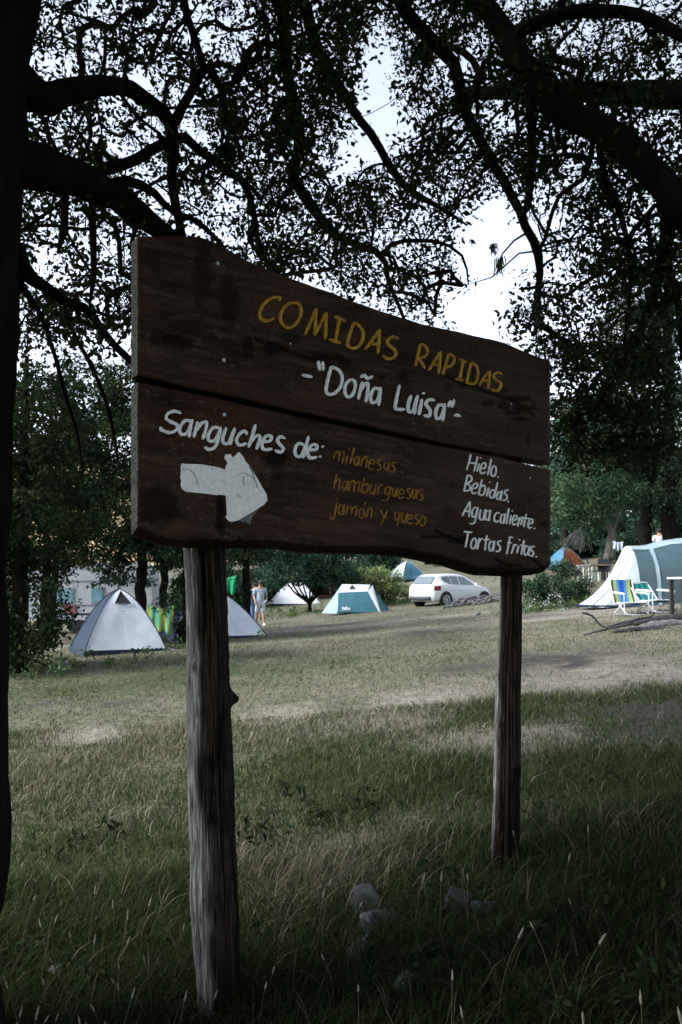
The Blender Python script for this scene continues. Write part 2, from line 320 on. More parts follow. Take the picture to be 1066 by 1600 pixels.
def plank(name, top, bot, x0, x1, seed, live):
    nx, ny = 270, 84
    X = np.linspace(x0, x1, nx)[:, None] * np.ones((1, ny)); v = np.linspace(0, 1, ny)[None, :]
    T = ipl(top, X[:, 0])[:, None]; B = ipl(bot, X[:, 0])[:, None]; Y = T * (1 - v) + B * v
    wv = .8 * (fbm(X, X * 0, 22, seed)[:, :1] - .5) * 2; Y = Y + wv * (np.abs(v - .5) * 2) ** 4
    dark = np.zeros_like(X); dep = np.zeros_like(X)
    for bx, by, rx, ry, s in BLOBS:
        d = np.hypot((X - bx) / rx, (Y - by) / ry) + .9 * (fbm(X, Y, 14, 41, 3) - .5); k = np.clip((1.25 - d) * 2.2, 0, 1) * s
        dark = np.maximum(dark, k); dep += k * (.0035 if s > .8 else .001)
    for cr in CRACKS:
        cr = np.array(cr, float)
        for a, c in zip(cr[:-1], cr[1:]):
            q = c - a; u = np.clip(((X - a[0]) * q[0] + (Y - a[1]) * q[1]) / (q @ q), 0, 1); d = np.hypot(X - a[0] - u * q[0], Y - a[1] - u * q[1])
            k = np.clip(1.6 - d / (1.5 + 1.2 * vnoise(X, Y, 12, 3)), 0, 1); dark = np.maximum(dark, k * .95); dep += k * .004
    # grain: along the board, which falls to the right
    gy = Y - np.interp(X, [210, 860], [0, 120]) * .95
    gr = fbm(X / 14, gy, 5, seed, 4); fine = fbm(X / 30, gy, 1.8, seed + 5, 3); big = fbm(X, gy * 2.2, 90, seed + 9, 3)
    dep += .0025 * (gr - .5) + .0012 * (fine - .5)
    ed = np.minimum(np.minimum(X - x0, x1 - X) / 4, np.minimum((v * (B - T)), (1 - v) * (B - T)) / 3.2); dep += .007 * np.clip(1 - ed, 0, 1) ** 2
    if live:                                # rounded live edge below
        e = np.clip(((v - 1) * (B - T) + 13) / 13, 0, 1); e = np.clip(e * (1 + .35 * (fbm(X, Y, 18, 77, 3) - .5)), 0, 1); dep += .062 * e ** 1.3
        dark = np.maximum(dark, .55 * (e > .12) * np.clip(e * 3, 0, 1))  # shade of the downward-facing edge put into the wood colour
    P = np.zeros((nx, ny, 3))
    cx, cyy = (X - 533) / F, (800 - Y) / F
    D = np.stack([cx, math.cos(PITCH) - cyy * math.sin(PITCH), math.sin(PITCH) + cyy * math.cos(PITCH)], axis=-1)
    t = np.dot(SP0 - CAM, SN) / (D @ SN); P = CAM + D * t[..., None] - SN * dep[..., None]
    c = np.array([.041, .021, .0128])[None, None] * (.35 + 1.3 * big[..., None]) * (.35 + 1.3 * gr[..., None]) * (.7 + .6 * fine[..., None])
    red = np.exp(-(((X - 310) / 90) ** 2 + ((Y - 650) / 50) ** 2))[..., None]; c = c * (1 - .5 * red) + .5 * red * np.array([.042, .011, .006])
    gre = np.clip((X - 520) / 250, 0, 1)[..., None]; c = c * (1 - .4 * gre) + .4 * gre * np.array([.044, .030, .023]) * (.5 + big[..., None])
    pal = np.clip((fbm(X / 6, gy, 10, seed + 3, 4) - .62) * 6, 0, .75)[..., None]; c = c * (1 - pal) + pal * np.array([.080, .046, .030])
    sc = np.clip((fbm(X / 3, gy, 2.2, seed + 44, 3) - .70) * 9, 0, 1)[..., None] * np.clip((fbm(X, Y, 60, seed + 50, 2) - .42) * 4, 0, 1)[..., None]; c = c * (1 - .7 * sc) + .7 * sc * np.array([.13, .095, .075])
    for rx, ry in ((340, 412), (349.5, 563), (350, 648)):   # rust run below each bolt
        rs = (np.exp(-((X - rx - .06 * (Y - ry)) / 2.2) ** 2) * np.clip((Y - ry) / 4, 0, 1) * np.clip(1 - (Y - ry) / 34, 0, 1))[..., None]; c = c * (1 - .7 * rs) + .7 * rs * np.array([.05, .016, .006])
    c = c * (1 - .88 * dark[..., None])
    b = M(); b.grid(P)
    TH = .088; nb = nx * ny
    back = np.stack([P[:, 0] - SN * (TH - .004), P[:, -1] - SN * (TH - (.06 if live else .004))], axis=1)
    b.add(back.reshape(-1, 3), [])
    bi = lambda i, j: nb + i * 2 + j
    fs = []
    for i in range(nx - 1):
        fs.append((i * ny, bi(i, 0), bi(i + 1, 0), (i + 1) * ny)[::-1]); fs.append((i * ny + ny - 1, (i + 1) * ny + ny - 1, bi(i + 1, 1), bi(i, 1))[::-1]); fs.append((bi(i, 0), bi(i, 1), bi(i + 1, 1), bi(i + 1, 0)))
    b.f += fs; b.mi += [0] * len(fs)
    colr = np.concatenate([c.reshape(-1, 3), np.tile([.04, .028, .02], (nx * 2, 1))])
    # sawn ends: own vertices, end grain with light from the left put into its colour
    for i, fl in ((0, False), (nx - 1, True)):
        k = 9; u = np.linspace(0, 1, k)[None, :, None]; E0 = P[i] - SN * .0; E1 = E0 - SN * (TH - dep[i][:, None])
        E = E0[:, None] * (1 - u) + E1[:, None] * u + SD * (.0025 if fl else -.0025) + (rng.random((ny, k, 1)) - .5) * .003
        b.grid(E, flip=fl); cc = np.array([.19, .175, .16]) * (.55 + .9 * rng.random((ny, k, 1))) * (.7 + .5 * fbm(np.arange(ny)[:, None] * np.ones((1, k)), np.ones((ny, 1)) * np.arange(k)[None], 6, 4)[..., None])
        colr = np.concatenate([colr, cc.reshape(-1, 3)])
    return b.build(name, mat(name + '_wood', (.8, .8, .8), .6, .25, 60, .35, attr=True, spec=.07, col2=(1.15, 1.15, 1.15)), sign, smooth=False, off=sroot_p, col=colr)
up = plank('plank', UT, UB, 217, 860.5, 3, False); lowp = plank('plank', LT, LB, 217, 861.5, 8, True)
up['label'] = 'upper plank with a sloping wavy top edge'; lowp['label'] = 'lower plank with a rough live edge below'

b = M(); Pb = []
for x in np.linspace(226, 782, 30):
    y = float(ipl(UB, x) + ipl(LT, x)) / 2; Pb.append([onsign(x, y - 12, .088 + .0), onsign(x, y - 12, .115), onsign(x, y + 12, .115), onsign(x, y + 12, .088), onsign(x, y - 12, .088)])
b.grid(Pb); b.build('batten', mat('batten_wood', (.012, .009, .007), .9, spec=.0), sign, off=sroot_p)  # added dark strip, stops the sky showing through the plank gap
WHITE = mat('white_paint', (.74, .76, .79), .5, .13, 55, .35, col2=(.86, .87, .88)); YEL = mat('yellow_paint', (.40, .19, .018), .55, .4, 40, .3, col2=(.55, .30, .03))
YEL2 = mat('thin_yellow_paint', (.20, .095, .014), .6, .6, 50, .3, col2=(.42, .23, .03)); INK = mat('pencil', (.06, .07, .09), .8)
def strokes(name, data, s, ox, oy, wpx, m, parent, lift=.003):
    b = M()
    for line in data:
        for st in line:
            pts = np.array([(x * s + ox, y * s + oy) for x, y in st], float)
            if len(pts) == 1: pts = np.array([pts[0] - [0, .6], pts[0] + [.1, .6]])
            # smooth resampling in the plane of the board
            q, _ = polyline(np.c_[pts, np.zeros(len(pts))], np.ones(len(pts)), 1.0); q = q[:, :2]
            if len(q) < 3: q = np.array([pts[0], (pts[0] + pts[-1]) / 2, pts[-1]])
            t = np.gradient(q, axis=0); t /= np.linalg.norm(t, axis=1)[:, None] + 1e-9; nr = np.c_[-t[:, 1], t[:, 0]]
            k = len(q); L = np.arange(k); wd = wpx / 2 * (1 + .16 * (vnoise(L, L * 0 + q[0, 0], 3, 5) - .5) * 2)
            ee = np.minimum(L, k - 1 - L) / max(1.0, min(wpx * .55, k * .3)); wd = wd * np.sqrt(np.clip(1 - (1 - np.clip(ee, 0, 1)) ** 2, .12, 1))
            q0 = q[0] - t[0] * wpx * .25; q1 = q[-1] + t[-1] * wpx * .25; q = q.copy(); q[0] = q0; q[-1] = q1
            prof = [(-1.0, -.0008), (-.93, lift), (-.5, lift * .8), (0, lift * .25), (.5, lift * .8), (.93, lift), (1.0, -.0008)]
            G_ = np.array([[onsign(*(q[i] + nr[i] * wd[i] * a), -h) for a, h in prof] for i in range(k)])
            b.grid(G_)
    return b.build(name, m, parent, off=sroot_p)
A_ = .2251
R1 = [[[(160,90),(165,70),(130,65),(85,85),(45,125),(25,175),(35,215),(75,230),(125,212)]], [[(250,105),(290,110),(312,145),(305,200),(275,250),(230,278),(190,262),(168,215),(180,160),(215,118),(250,105)]],
 [[(342,320),(378,235),(415,147)],[(415,147),(411,240),(408,325)],[(408,325),(447,250),(485,172)],[(485,172),(484,265),(480,356)]], [[(545,198),(580,213),(618,232)],[(580,215),(564,290),(550,370)],[(508,358),(547,372),(585,385)]],
 [[(680,240),(650,320),(635,400),(690,418),(735,370),(742,310),(720,270),(680,240)]], [[(757,428),(800,370),(856,292)],[(856,292),(852,380),(845,455)],[(785,385),(850,395)]], [[(985,355),(950,340),(915,360),(915,390),(960,430),(970,460),(940,490),(905,490),(880,470)]]]
R2 = [[[(60,345),(85,230),(110,120)],[(110,120),(155,135),(185,190),(165,240),(90,270)],[(90,270),(120,310),(155,370)]], [[(200,390),(255,300),(322,200)],[(322,200),(312,320),(300,425)],[(225,330),(310,335)]], [[(345,435),(375,330),(400,225)],[(400,225),(445,240),(462,280),(435,340),(370,360)]],
 [[(515,275),(555,292),(590,310)],[(555,295),(538,390),(520,480)],[(475,480),(515,490),(550,498)]], [[(640,310),(615,410),(590,520)],[(640,310),(695,350),(710,430),(690,510),(650,535),(590,520)]], [[(725,550),(770,470),(830,400)],[(830,400),(825,500),(815,580)],[(745,490),(825,505)]], [[(955,430),(915,415),(875,440),(885,480),(940,520),(945,560),(910,605),(850,590)]]]
R3 = [[[(30,148),(60,154),(90,160)]], [[(132,62),(140,115)],[(160,66),(162,115)]], [[(215,95),(195,170),(182,245),(200,272),(240,262),(275,220),(285,160),(260,115),(215,95)]], [[(340,175),(310,205),(302,255),(320,288),(350,275),(368,230),(365,190),(340,175)]],
 [[(413,195),(400,250),(388,300)],[(402,250),(430,205),(450,205),(447,260),(437,318)],[(405,162),(425,150),(450,170),(478,155)]], [[(528,240),(490,235),(468,280),(475,325),(510,310),(528,240)],[(530,228),(525,290),(518,340)]], [[(652,215),(635,290),(622,362)],[(622,365),(650,368),(682,368)]], [[(725,280),(708,340),(712,382),(740,375),(765,290)],[(768,280),(755,340),(748,397)]],
 [[(795,305),(778,400)],[(806,265)]], [[(875,310),(845,305),(820,330),(835,355),(850,380),(840,410),(808,405)]], [[(940,345),(905,340),(885,380),(890,425),(920,415),(940,350)],[(943,335),(935,390),(928,440)]], [[(977,315),(966,350)],[(1001,308),(988,352)]], [[(1005,408),(1022,405),(1040,412)]]]
R4 = [[[(160,60),(125,48),(85,62),(75,92),(110,115),(140,130),(135,160),(95,175),(50,160),(40,145)]], [[(225,108),(185,105),(155,150),(165,185),(200,175),(228,110)],[(230,100),(218,150),(212,200)]], [[(262,112),(250,160),(238,200)],[(252,165),(285,120),(315,115),(308,165),(292,212)]], [[(395,150),(355,145),(325,190),(330,222),(365,220),(395,160)],[(398,145),(385,210),(365,260),(330,275),(305,262)]],
 [[(430,148),(412,205),(415,235),(445,235),(475,165)],[(482,150),(465,205),(455,245)]], [[(555,185),(540,165),(510,185),(492,220),(510,250),(550,240)]], [[(605,130),(585,200),(565,260)],[(580,230),(610,195),(632,200),(625,235),(612,272)]], [[(652,228),(690,225),(700,200),(670,195),(645,235),(655,275),(702,272)]], [[(780,210),(755,200),(735,220),(755,250),(770,270),(755,292),(722,280)]],
 [[(895,250),(860,240),(840,280),(850,315),(880,310),(905,250)],[(920,200),(905,260),(890,325)]], [[(927,278),(965,275),(970,250),(940,250),(915,290),(930,325),(970,320)]], [[(1005,258)],[(990,318)]]]
R5 = [[[(72,165),(88,100)],[(80,130),(110,95),(125,110),(118,190)],[(123,140),(150,105),(172,112),(155,212)]], [[(205,140),(188,228)],[(222,78)]], [[(270,60),(252,140),(232,218)]], [[(320,155),(285,155),(270,200),(285,235),(322,165)],[(325,150),(312,240)]], [[(350,165),(338,245)],[(345,200),(375,155),(398,160),(385,255)]], [[(420,215),(465,215),(460,180),(430,185),(410,235),(430,270),(470,260)]], [[(540,185),(505,185),(500,210),(530,235),(525,275),(490,275)]], [[(610,212),(575,210),(565,255),(590,275),(615,215)],[(618,205),(605,285)]], [[(685,205),(655,205),(645,230),(670,260),(660,298),(620,290)]]]
R5b = [[[(100,315),(85,390),(72,460)],[(80,410),(110,370),(130,375),(120,475)]], [[(205,395),(165,400),(155,455),(180,475),(210,400)],[(212,390),(200,480)]], [[(235,380),(220,485)],[(230,420),(260,385),(275,395),(268,490)],[(273,420),(310,395),(325,400),(310,495)]], [[(370,355),(355,420),(338,490)],[(345,490),(385,500),(410,455),(400,415),(352,435)]], [[(440,420),(425,480),(440,510),(475,490),(485,420)],[(487,415),(465,520)]], [[(515,430),(500,515)],[(507,470),(530,425),(550,430)]], [[(625,450),(585,450),(570,500),(600,510),(628,455)],[(632,440),(605,555),(570,580),(540,570)]], [[(655,455),(645,510),(665,535),(690,460)],[(695,455),(680,540)]], [[(710,512),(755,510),(750,470),(720,475),(700,525),(720,555),(760,545)]], [[(825,460),(795,465),(795,490),(820,515),(815,555),(785,555)]], [[(880,480),(850,475),(840,530),(860,555),(885,480)],[(890,470),(880,560)]], [[(945,475),(915,475),(910,500),(940,530),(935,570),(905,570)]]]
R5c = [[[(102,595),(85,690),(75,745),(45,755),(40,725)],[(106,560)]], [[(160,625),(125,630),(120,690),(150,715),(168,630)],[(175,620),(168,720)]], [[(207,630),(195,715)],[(202,670),(225,640),(245,650),(240,720)],[(245,670),(275,640),(295,650),(285,730)]], [[(345,655),(320,680),(320,730),(345,748),(370,720),(368,675),(345,655)],[(388,590),(368,618)]], [[(407,665),(390,745)],[(400,700),(425,655),(447,665),(435,755)]], [[(535,675),(548,715),(560,740)],[(597,680),(560,760),(528,812)]], [[(715,698),(680,690),(668,745),(690,770),(720,700)],[(725,688),(710,760),(692,828)]], [[(745,695),(735,760),(755,795),(785,720)],[(792,700),(775,805)]], [[(800,758),(835,755),(835,720),(805,725),(790,770),(810,805),(845,795)]], [[(905,715),(875,720),(870,745),(895,770),(890,805),(860,805)]], [[(950,730),(920,750),(915,800),(935,825),(965,800),(970,755),(950,730)]]]
R6 = [[[(168,85),(145,180),(115,280)],[(255,110),(235,200),(210,300)],[(145,190),(238,195)]], [[(275,200),(250,300)],[(295,128)]], [[(297,262),(350,255),(360,205),(325,195),(290,260),(300,325),(358,310)]], [[(430,145),(408,245),(385,345)]], [[(465,225),(435,265),(430,335),(455,365),(485,330),(492,260),(465,225)]], [[(518,372)]]]
R6b = [[[(125,350),(105,450),(80,550)],[(125,350),(175,365),(175,420),(110,455)],[(110,455),(155,480),(150,540),(80,550)]], [[(190,522),(245,505),(255,460),(220,455),(180,510),(190,580),(245,570)]], [[(312,405),(290,500),(268,600)],[(272,590),(320,605),(350,550),(345,480),(297,495)]], [[(398,510),(372,620)],[(412,440)]], [[(475,545),(435,540),(410,590),(420,635),(455,630),(482,550)],[(510,445),(490,540),(465,640)]], [[(545,565),(520,570),(500,620),(510,660),(540,640),(560,560)],[(567,545),(550,670)]], [[(650,540),(615,545),(600,580),(630,610),(625,660),(575,670)]], [[(650,688)]]]
R7 = [[[(60,210),(100,130),(157,32)],[(157,32),(155,130),(145,225)],[(90,150),(155,160)]], [[(255,118),(215,110),(185,160),(190,225),(225,215),(257,130)],[(262,105),(240,200),(220,290),(190,315),(155,310)]], [[(297,135),(280,210),(290,260),(325,250),(350,150)],[(357,130),(330,270)]], [[(410,158),(375,150),(355,210),(365,265),(395,250),(417,160)],[(422,140),(400,280)]], [[(535,185),(510,170),(475,210),(470,270),(500,290),(525,275)]], [[(605,202),(570,195),(550,240),(550,295),(580,295),(607,210)],[(612,185),(590,310)]], [[(655,120),(640,215),(625,315)]], [[(685,205),(665,320)],[(700,150)]], [[(712,272),(750,260),(760,220),(730,210),(705,260),(710,325),(752,315)]], [[(790,235),(770,350)],[(785,290),(815,235),(832,250),(810,330)]], [[(880,190),(860,280),(848,355)],[(835,235),(915,250)]], [[(912,312),(955,305),(960,265),(930,255),(905,310),(910,365),(952,360)]], [[(985,375)]]]
R7b = [[[(80,415),(130,420),(185,425)],[(135,420),(120,520),(100,615)]], [[(220,495),(185,530),(170,600),(195,635),(225,610),(240,540),(220,495)]], [[(277,500),(265,570),(250,640)],[(267,560),(300,510),(325,510)]], [[(375,465),(360,560),(350,650)],[(335,525),(410,515)]], [[(455,550),(420,545),(400,610),(415,660),(445,640),(462,560)],[(472,535),(455,665)]], [[(560,535),(525,540),(515,575),(545,610),(535,660),(490,670)]], [[(702,492),(670,485),(660,540),(645,620),(630,700)],[(635,555),(690,560)]], [[(722,580),(710,630),(690,695)],[(707,640),(735,585),(757,590)]], [[(780,600),(760,690)],[(793,520)]], [[(850,530),(830,620),(815,705)],[(800,585),(880,600)]], [[(905,608),(870,605),(850,660),(865,715),(900,690),(917,610)],[(922,600),(905,720)]], [[(985,610),(950,610),(940,650),(970,680),(960,725),(920,720)]], [[(1007,737)]]]
strokes('lettering', R1, A_, 400, 450, 4.7, YEL, up, .005)['label'] = 'yellow carved word COMIDAS'
strokes('lettering', R2, .1501, 640, 520, 4.0, YEL, up, .005)['label'] = 'yellow carved word RAPIDAS'
strokes('lettering', R3, .2439, 465, 550, 4.9, WHITE, up, .004)['label'] = 'white carved name in quotation marks'
strokes('lettering', R4, .2627, 240, 630, 5.0, WHITE, lowp, .004)['label'] = 'white carved words Sanguches de'
strokes('lettering', R5, .1595, 510, 690, 2.1, YEL2, lowp)['label'] = 'small yellow word milanesas'
strokes('lettering', R5b, .1595, 510, 690, 2.1, YEL2, lowp)['label'] = 'small yellow word hamburguesas'
strokes('lettering', R5c, .1595, 510, 690, 2.1, YEL2, lowp)['label'] = 'small yellow words jamón y queso'
strokes('lettering', R6, .12195, 715, 700, 2.6, WHITE, lowp)['label'] = 'white word Hielo'
strokes('lettering', R6b, .12195, 715, 700, 2.6, WHITE, lowp)['label'] = 'white word Bebidas'
strokes('lettering', R7, .12195, 715, 780, 2.55, WHITE, lowp)['label'] = 'white words Agua caliente'
strokes('lettering', R7b, .12195, 715, 780, 2.6, WHITE, lowp)['label'] = 'white words Tortas fritas'
# the painted arrow: one ragged panel of white paint
AR = [(90,160),(150,166),(200,168),(300,175),(360,184),(420,190),(480,205),(545,225),(552,190),(568,160),(560,132),(540,110),(545,70),(572,66),(600,65),(612,88),(625,100),(655,72),(690,40),(730,92),(760,140),(800,190),(830,240),(860,285),(880,320),(930,405),(975,480),(978,515),(990,545),(955,585),(900,620),(830,668),(760,710),(690,748),(620,770),(590,762),(568,742),(550,718),(562,700),(560,640),(556,560),(552,490),(500,486),(450,490),(380,480),(300,470),(210,460),(130,450),(95,425),(80,380),(88,340),(76,300),(86,260),(80,210)]
P_ = [(x * .1501 + 270, y * .1501 + 700) for x, y in AR]; n_ = len(P_); b = M()
cen = onsign(345, 760, -.0022)
ro = np.array([onsign(x + .3 * rng.normal(), y + .3 * rng.normal(), -.0022) for x, y in P_]); rb = np.array([onsign(x, y, .001) for x, y in P_])
b.add(ro, [tuple(range(n_))[::-1]]); b.add(np.concatenate([ro, rb]), [(i, (i + 1) % n_, n_ + (i + 1) % n_, n_ + i) for i in range(n_)])
arrow = b.build('arrow', WHITE, lowp, off=sroot_p); arrow['label'] = 'white painted arrow pointing right'
# smear of thin paint below the arrow tip
b = M(); sm = [(700,752),(760,722),(830,680),(900,628),(880,660),(840,690),(820,740),(805,800),(780,790),(760,765),(720,775)]
b.add([onsign(x * .1501 + 270, y * .1501 + 700, -.0012) for x, y in sm], [tuple(range(len(sm)))[::-1]]); b.build('paint_smear', mat('thin_white_paint', (.12, .12, .125), .7, .5, 60), lowp, off=sroot_p)
strokes('pencil_line', [[[(95,232),(130,217),(190,240),(230,290),(258,375)],[(670,275),(740,260),(800,290),(850,330),(880,420)],[(740,290),(735,350),(742,395)],[(675,480),(690,505),(720,515)],[(400,195),(405,225)],[(790,190),(825,250),(850,320)]]], .1501, 270, 700, .8, INK, lowp, .0042)
# bolt heads and nails
STEEL = mat('steel', (.35, .37, .40), .4, .2, 8, metal=.6)
for x, y, r in [(340, 412, .010), (349.5, 563, .010), (350, 648, .010)]:
    b = M(); b.tube([onsign(x, y, .004), onsign(x, y, -.006)], [r, r * .8], 10); b.build('bolt', STEEL, up if y < 600 else lowp, off=sroot_p)
for x, y in [(828.5, 747), (799, 631), (454, 537)]:
    b = M(); b.tube([onsign(x, y, .006), onsign(x, y, -.003)], [.005, .0045], 8); b.build('nail', STEEL, up if y < 700 else lowp, off=sroot_p)

# posts: split weathered trunks with deep lengthwise checks
def post(px_edges, Y, topz, pale_side, seed, knots, base_extra=.25):
    ed = np.array(px_edges, float); nz, na = 420, 150
    zs = at(0, ed[-1, 0], Y)[2] - base_extra; z = np.linspace(zs, topz, nz)
    yy = np.array([800 - F * math.tan(math.atan2(k - CAM_H, Y) - PITCH) for k in z])
    L = np.interp(yy, ed[:, 0], ed[:, 1]); Rr = np.interp(yy, ed[:, 0], ed[:, 2])
    cx = np.array([at((l + r) / 2, y_, Y)[0] for l, r, y_ in zip(L, Rr, yy)]); rad = (Rr - L) / 2 / F * Y
    th = np.linspace(0, 2 * math.pi, na, endpoint=False)
    TH_, Z_ = np.meshgrid(th, z); sh = .35 * np.sin(Z_ * 1.7 + seed)
    tw = TH_ + sh * .25
    rr = rad[:, None] * (1 + .05 * np.sin(2 * tw + seed) + .04 * np.sin(3 * tw + 1.3 * Z_ + seed))
    u = tw * 9.5
    ch = fbm(u, Z_ * 1.1, .9, seed, 4); ch2 = fbm(u, Z_ * 3, .35, seed + 8, 3)
    grv = np.clip(.42 - ch, 0, 1) * 3
    rr = rr - rad[:, None] * (.34 * np.clip(grv, 0, 1) + .22 * np.abs(ch2 - .5) + .10 * (fbm(Z_, TH_ * 2, .25, seed + 2, 3) - .5))
    ck = np.abs(fbm(tw * 4.2, Z_ * .45, 1.0, seed + 21, 3) - .5); ck = np.clip(1 - ck / .045, 0, 1) * (vnoise(tw * 2, Z_, .5, seed + 30) > .42)
    ck2 = np.abs(fbm(tw * 9, Z_ * .8, 1.0, seed + 27, 3) - .5); ck = np.maximum(ck, .7 * np.clip(1 - ck2 / .04, 0, 1) * (vnoise(tw * 3, Z_, .35, seed + 31) > .5))
    rr = rr - .013 * ck
    dark = np.clip(np.maximum(grv * 1.4, ck), 0, 1)
    rr = rr + rad[:, None] * .16 * (fbm(Z_, TH_ * .25, .35, seed + 12, 3) - .5)
    for ka, kz, kr, kh in knots:
        d = np.hypot((np.angle(np.exp(1j * (TH_ - ka)))) * rad[:, None], (Z_ - kz) * .8); rr = rr + kh * np.exp(-(d / kr) ** 2); dark = np.maximum(dark, .9 * np.exp(-(d / (kr * .6)) ** 2))
    P = np.stack([cx[:, None] + rr * np.cos(TH_), Y + rr * np.sin(TH_), Z_], axis=-1)
    # pale grey on one flank, dark brown on the other
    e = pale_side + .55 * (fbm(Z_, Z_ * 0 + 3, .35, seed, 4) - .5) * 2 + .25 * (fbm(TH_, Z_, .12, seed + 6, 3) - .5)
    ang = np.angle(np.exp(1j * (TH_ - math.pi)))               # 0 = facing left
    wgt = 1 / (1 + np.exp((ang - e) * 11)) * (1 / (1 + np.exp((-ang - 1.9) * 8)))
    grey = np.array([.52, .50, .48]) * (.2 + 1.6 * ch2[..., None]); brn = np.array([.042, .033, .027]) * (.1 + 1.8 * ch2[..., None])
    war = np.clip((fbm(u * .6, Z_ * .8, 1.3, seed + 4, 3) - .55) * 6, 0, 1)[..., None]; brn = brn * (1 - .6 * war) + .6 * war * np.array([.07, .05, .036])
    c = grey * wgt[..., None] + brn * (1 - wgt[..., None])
    foot_tone = np.clip((Z_ - (zs + base_extra) - .15) / .5, 0, 1)[..., None]; c = c * (.45 + .55 * foot_tone)  # darker towards the foot of the post
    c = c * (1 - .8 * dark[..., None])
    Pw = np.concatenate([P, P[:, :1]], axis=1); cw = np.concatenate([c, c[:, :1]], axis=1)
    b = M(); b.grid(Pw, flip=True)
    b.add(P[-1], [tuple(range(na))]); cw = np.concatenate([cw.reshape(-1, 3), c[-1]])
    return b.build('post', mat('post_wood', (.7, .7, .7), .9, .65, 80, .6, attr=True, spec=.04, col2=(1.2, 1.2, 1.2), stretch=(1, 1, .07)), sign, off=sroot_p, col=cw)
Y1 = 3.80; Y2 = 4.74
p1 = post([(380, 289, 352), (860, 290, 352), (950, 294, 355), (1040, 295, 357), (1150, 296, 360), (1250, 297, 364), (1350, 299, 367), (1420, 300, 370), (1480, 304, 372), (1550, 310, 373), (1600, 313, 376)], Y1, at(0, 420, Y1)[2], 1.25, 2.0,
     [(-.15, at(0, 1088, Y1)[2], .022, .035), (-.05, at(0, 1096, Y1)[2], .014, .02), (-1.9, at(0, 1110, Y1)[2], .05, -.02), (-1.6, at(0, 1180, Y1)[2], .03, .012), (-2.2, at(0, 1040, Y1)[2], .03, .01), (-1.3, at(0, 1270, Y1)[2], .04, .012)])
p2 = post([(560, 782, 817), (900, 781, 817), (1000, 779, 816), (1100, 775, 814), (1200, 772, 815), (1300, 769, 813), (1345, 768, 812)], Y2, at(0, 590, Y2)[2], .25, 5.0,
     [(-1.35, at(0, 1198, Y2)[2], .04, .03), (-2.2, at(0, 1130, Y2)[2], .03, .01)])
p1['label'] = 'thick near post, pale grey along its left side'; p2['label'] = 'thinner far post of dark brown wood'

# ------------------------------------------------------------------ the two old trees whose boughs hang over the sign
def L3(pts, Y0, Y1=None):                 # a limb seen along these picture points, running from depth Y0 to Y1
    Y1 = Y0 if Y1 is None else Y1; n = len(pts)
    return [at(x, y, Y0 + (Y1 - Y0) * i / max(1, n - 1)) for i, (x, y) in enumerate(pts)]
def wd(px, Y): return px / 2 / F * Y
GAPS = [(585, 130, 40, 55, 1.2), (600, 190, 34, 40, 1.2), (548, 240, 45, 26, 1.2), (770, 355, 42, 52, 1.3), (740, 400, 40, 30, 1.1), (768, 440, 34, 60, 1.4), (765, 505, 34, 40, 1.4), (815, 395, 26, 40, .9), (285, 155, 26, 34, .8), (350, 85, 22, 18, .6), (225, 128, 22, 14, .6),
        (250, 320, 26, 28, .8), (885, 140, 16, 26, .6), (60, 400, 26, 20, .7), (70, 330, 20, 22, .6), (110, 440, 34, 22, .6), (150, 470, 24, 30, .6), (480, 30, 22, 14, .4), (730, 80, 14, 16, .5), (430, 250, 22, 26, .4), (880, 350, 30, 26, .5), (900, 450, 24, 22, .4), (700, 460, 30, 26, .5), (420, 350, 24, 22, .4), (370, 310, 20, 30, .4), (560, 60, 14, 12, .3)]
def keep_prob(px, py):
    p = np.ones(len(px))
    for gx, gy, rx, ry, s in GAPS:
        d = np.hypot((px - gx) / rx, (py - gy) / ry); p *= 1 - np.clip(s * (1.45 - d) * 1.6, 0, 1)
    p *= .35 + .95 * np.clip((fbm(px, py, 120, 61, 3) - .3) * 2.4, 0, 1)
    # the lower fringe of the canopy
    lowlim = np.interp(px, [0, 60, 200, 260, 420, 480, 600, 700, 745, 800, 840, 900, 960, 1066], [600, 560, 560, 470, 470, 460, 520, 520, 470, 560, 600, 640, 640, 560])
    p *= np.clip((lowlim - py) / 60, 0, 1); return np.clip(p, 0, 1)
def canopy(n, x0, x1, ya, yb, Ya, Yb):
    px = rng.uniform(x0, x1, n); py = rng.uniform(ya, yb, n); Y = rng.uniform(Ya, Yb, n)
    k = rng.random(n) < keep_prob(px, py)
    return np.array([at(a, c, d) for a, c, d in zip(px[k], py[k], Y[k])])
def overhead(n, x0, x1, y0, y1):          # the part of the crown above and behind the viewer
    x = rng.uniform(x0, x1, n); y = rng.uniform(y0, y1, n); z = np.maximum(4.6 + .25 * np.abs(rng.normal(size=n)), CAM_H + .86 * y + .4) + rng.uniform(0, 2.6, n)
    return np.stack([x, y, z], axis=1)
def limb(b, sk, pts, rad, step=.12, wob=.10, n=9):
    q, r = polyline(pts, rad, step, wob); b.tube(q, r, n, jit=.12); sk.append((q, r))
def finish_tree(root, wood, sk, cents, sizes, base, nleaf, crad, name_off, step=.14, tip=.0035):
    P = np.concatenate([q for q, r in sk]); Rr = np.concatenate([r for q, r in sk])
    twigs = grow(P, Rr, np.concatenate(cents), step, tip)
    tb = M()
    for q, r in twigs: tb.tube(q, r, 4, cap=False)
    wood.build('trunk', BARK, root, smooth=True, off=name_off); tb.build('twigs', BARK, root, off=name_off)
    V, c = zip(*[leaves_at(cc, cr, n, s, base=base) for cc, s, n, cr in zip(cents, sizes, nleaf, crad)])
    polymesh('crown', np.concatenate(V), 4, LEAF, root, np.concatenate(c), name_off)
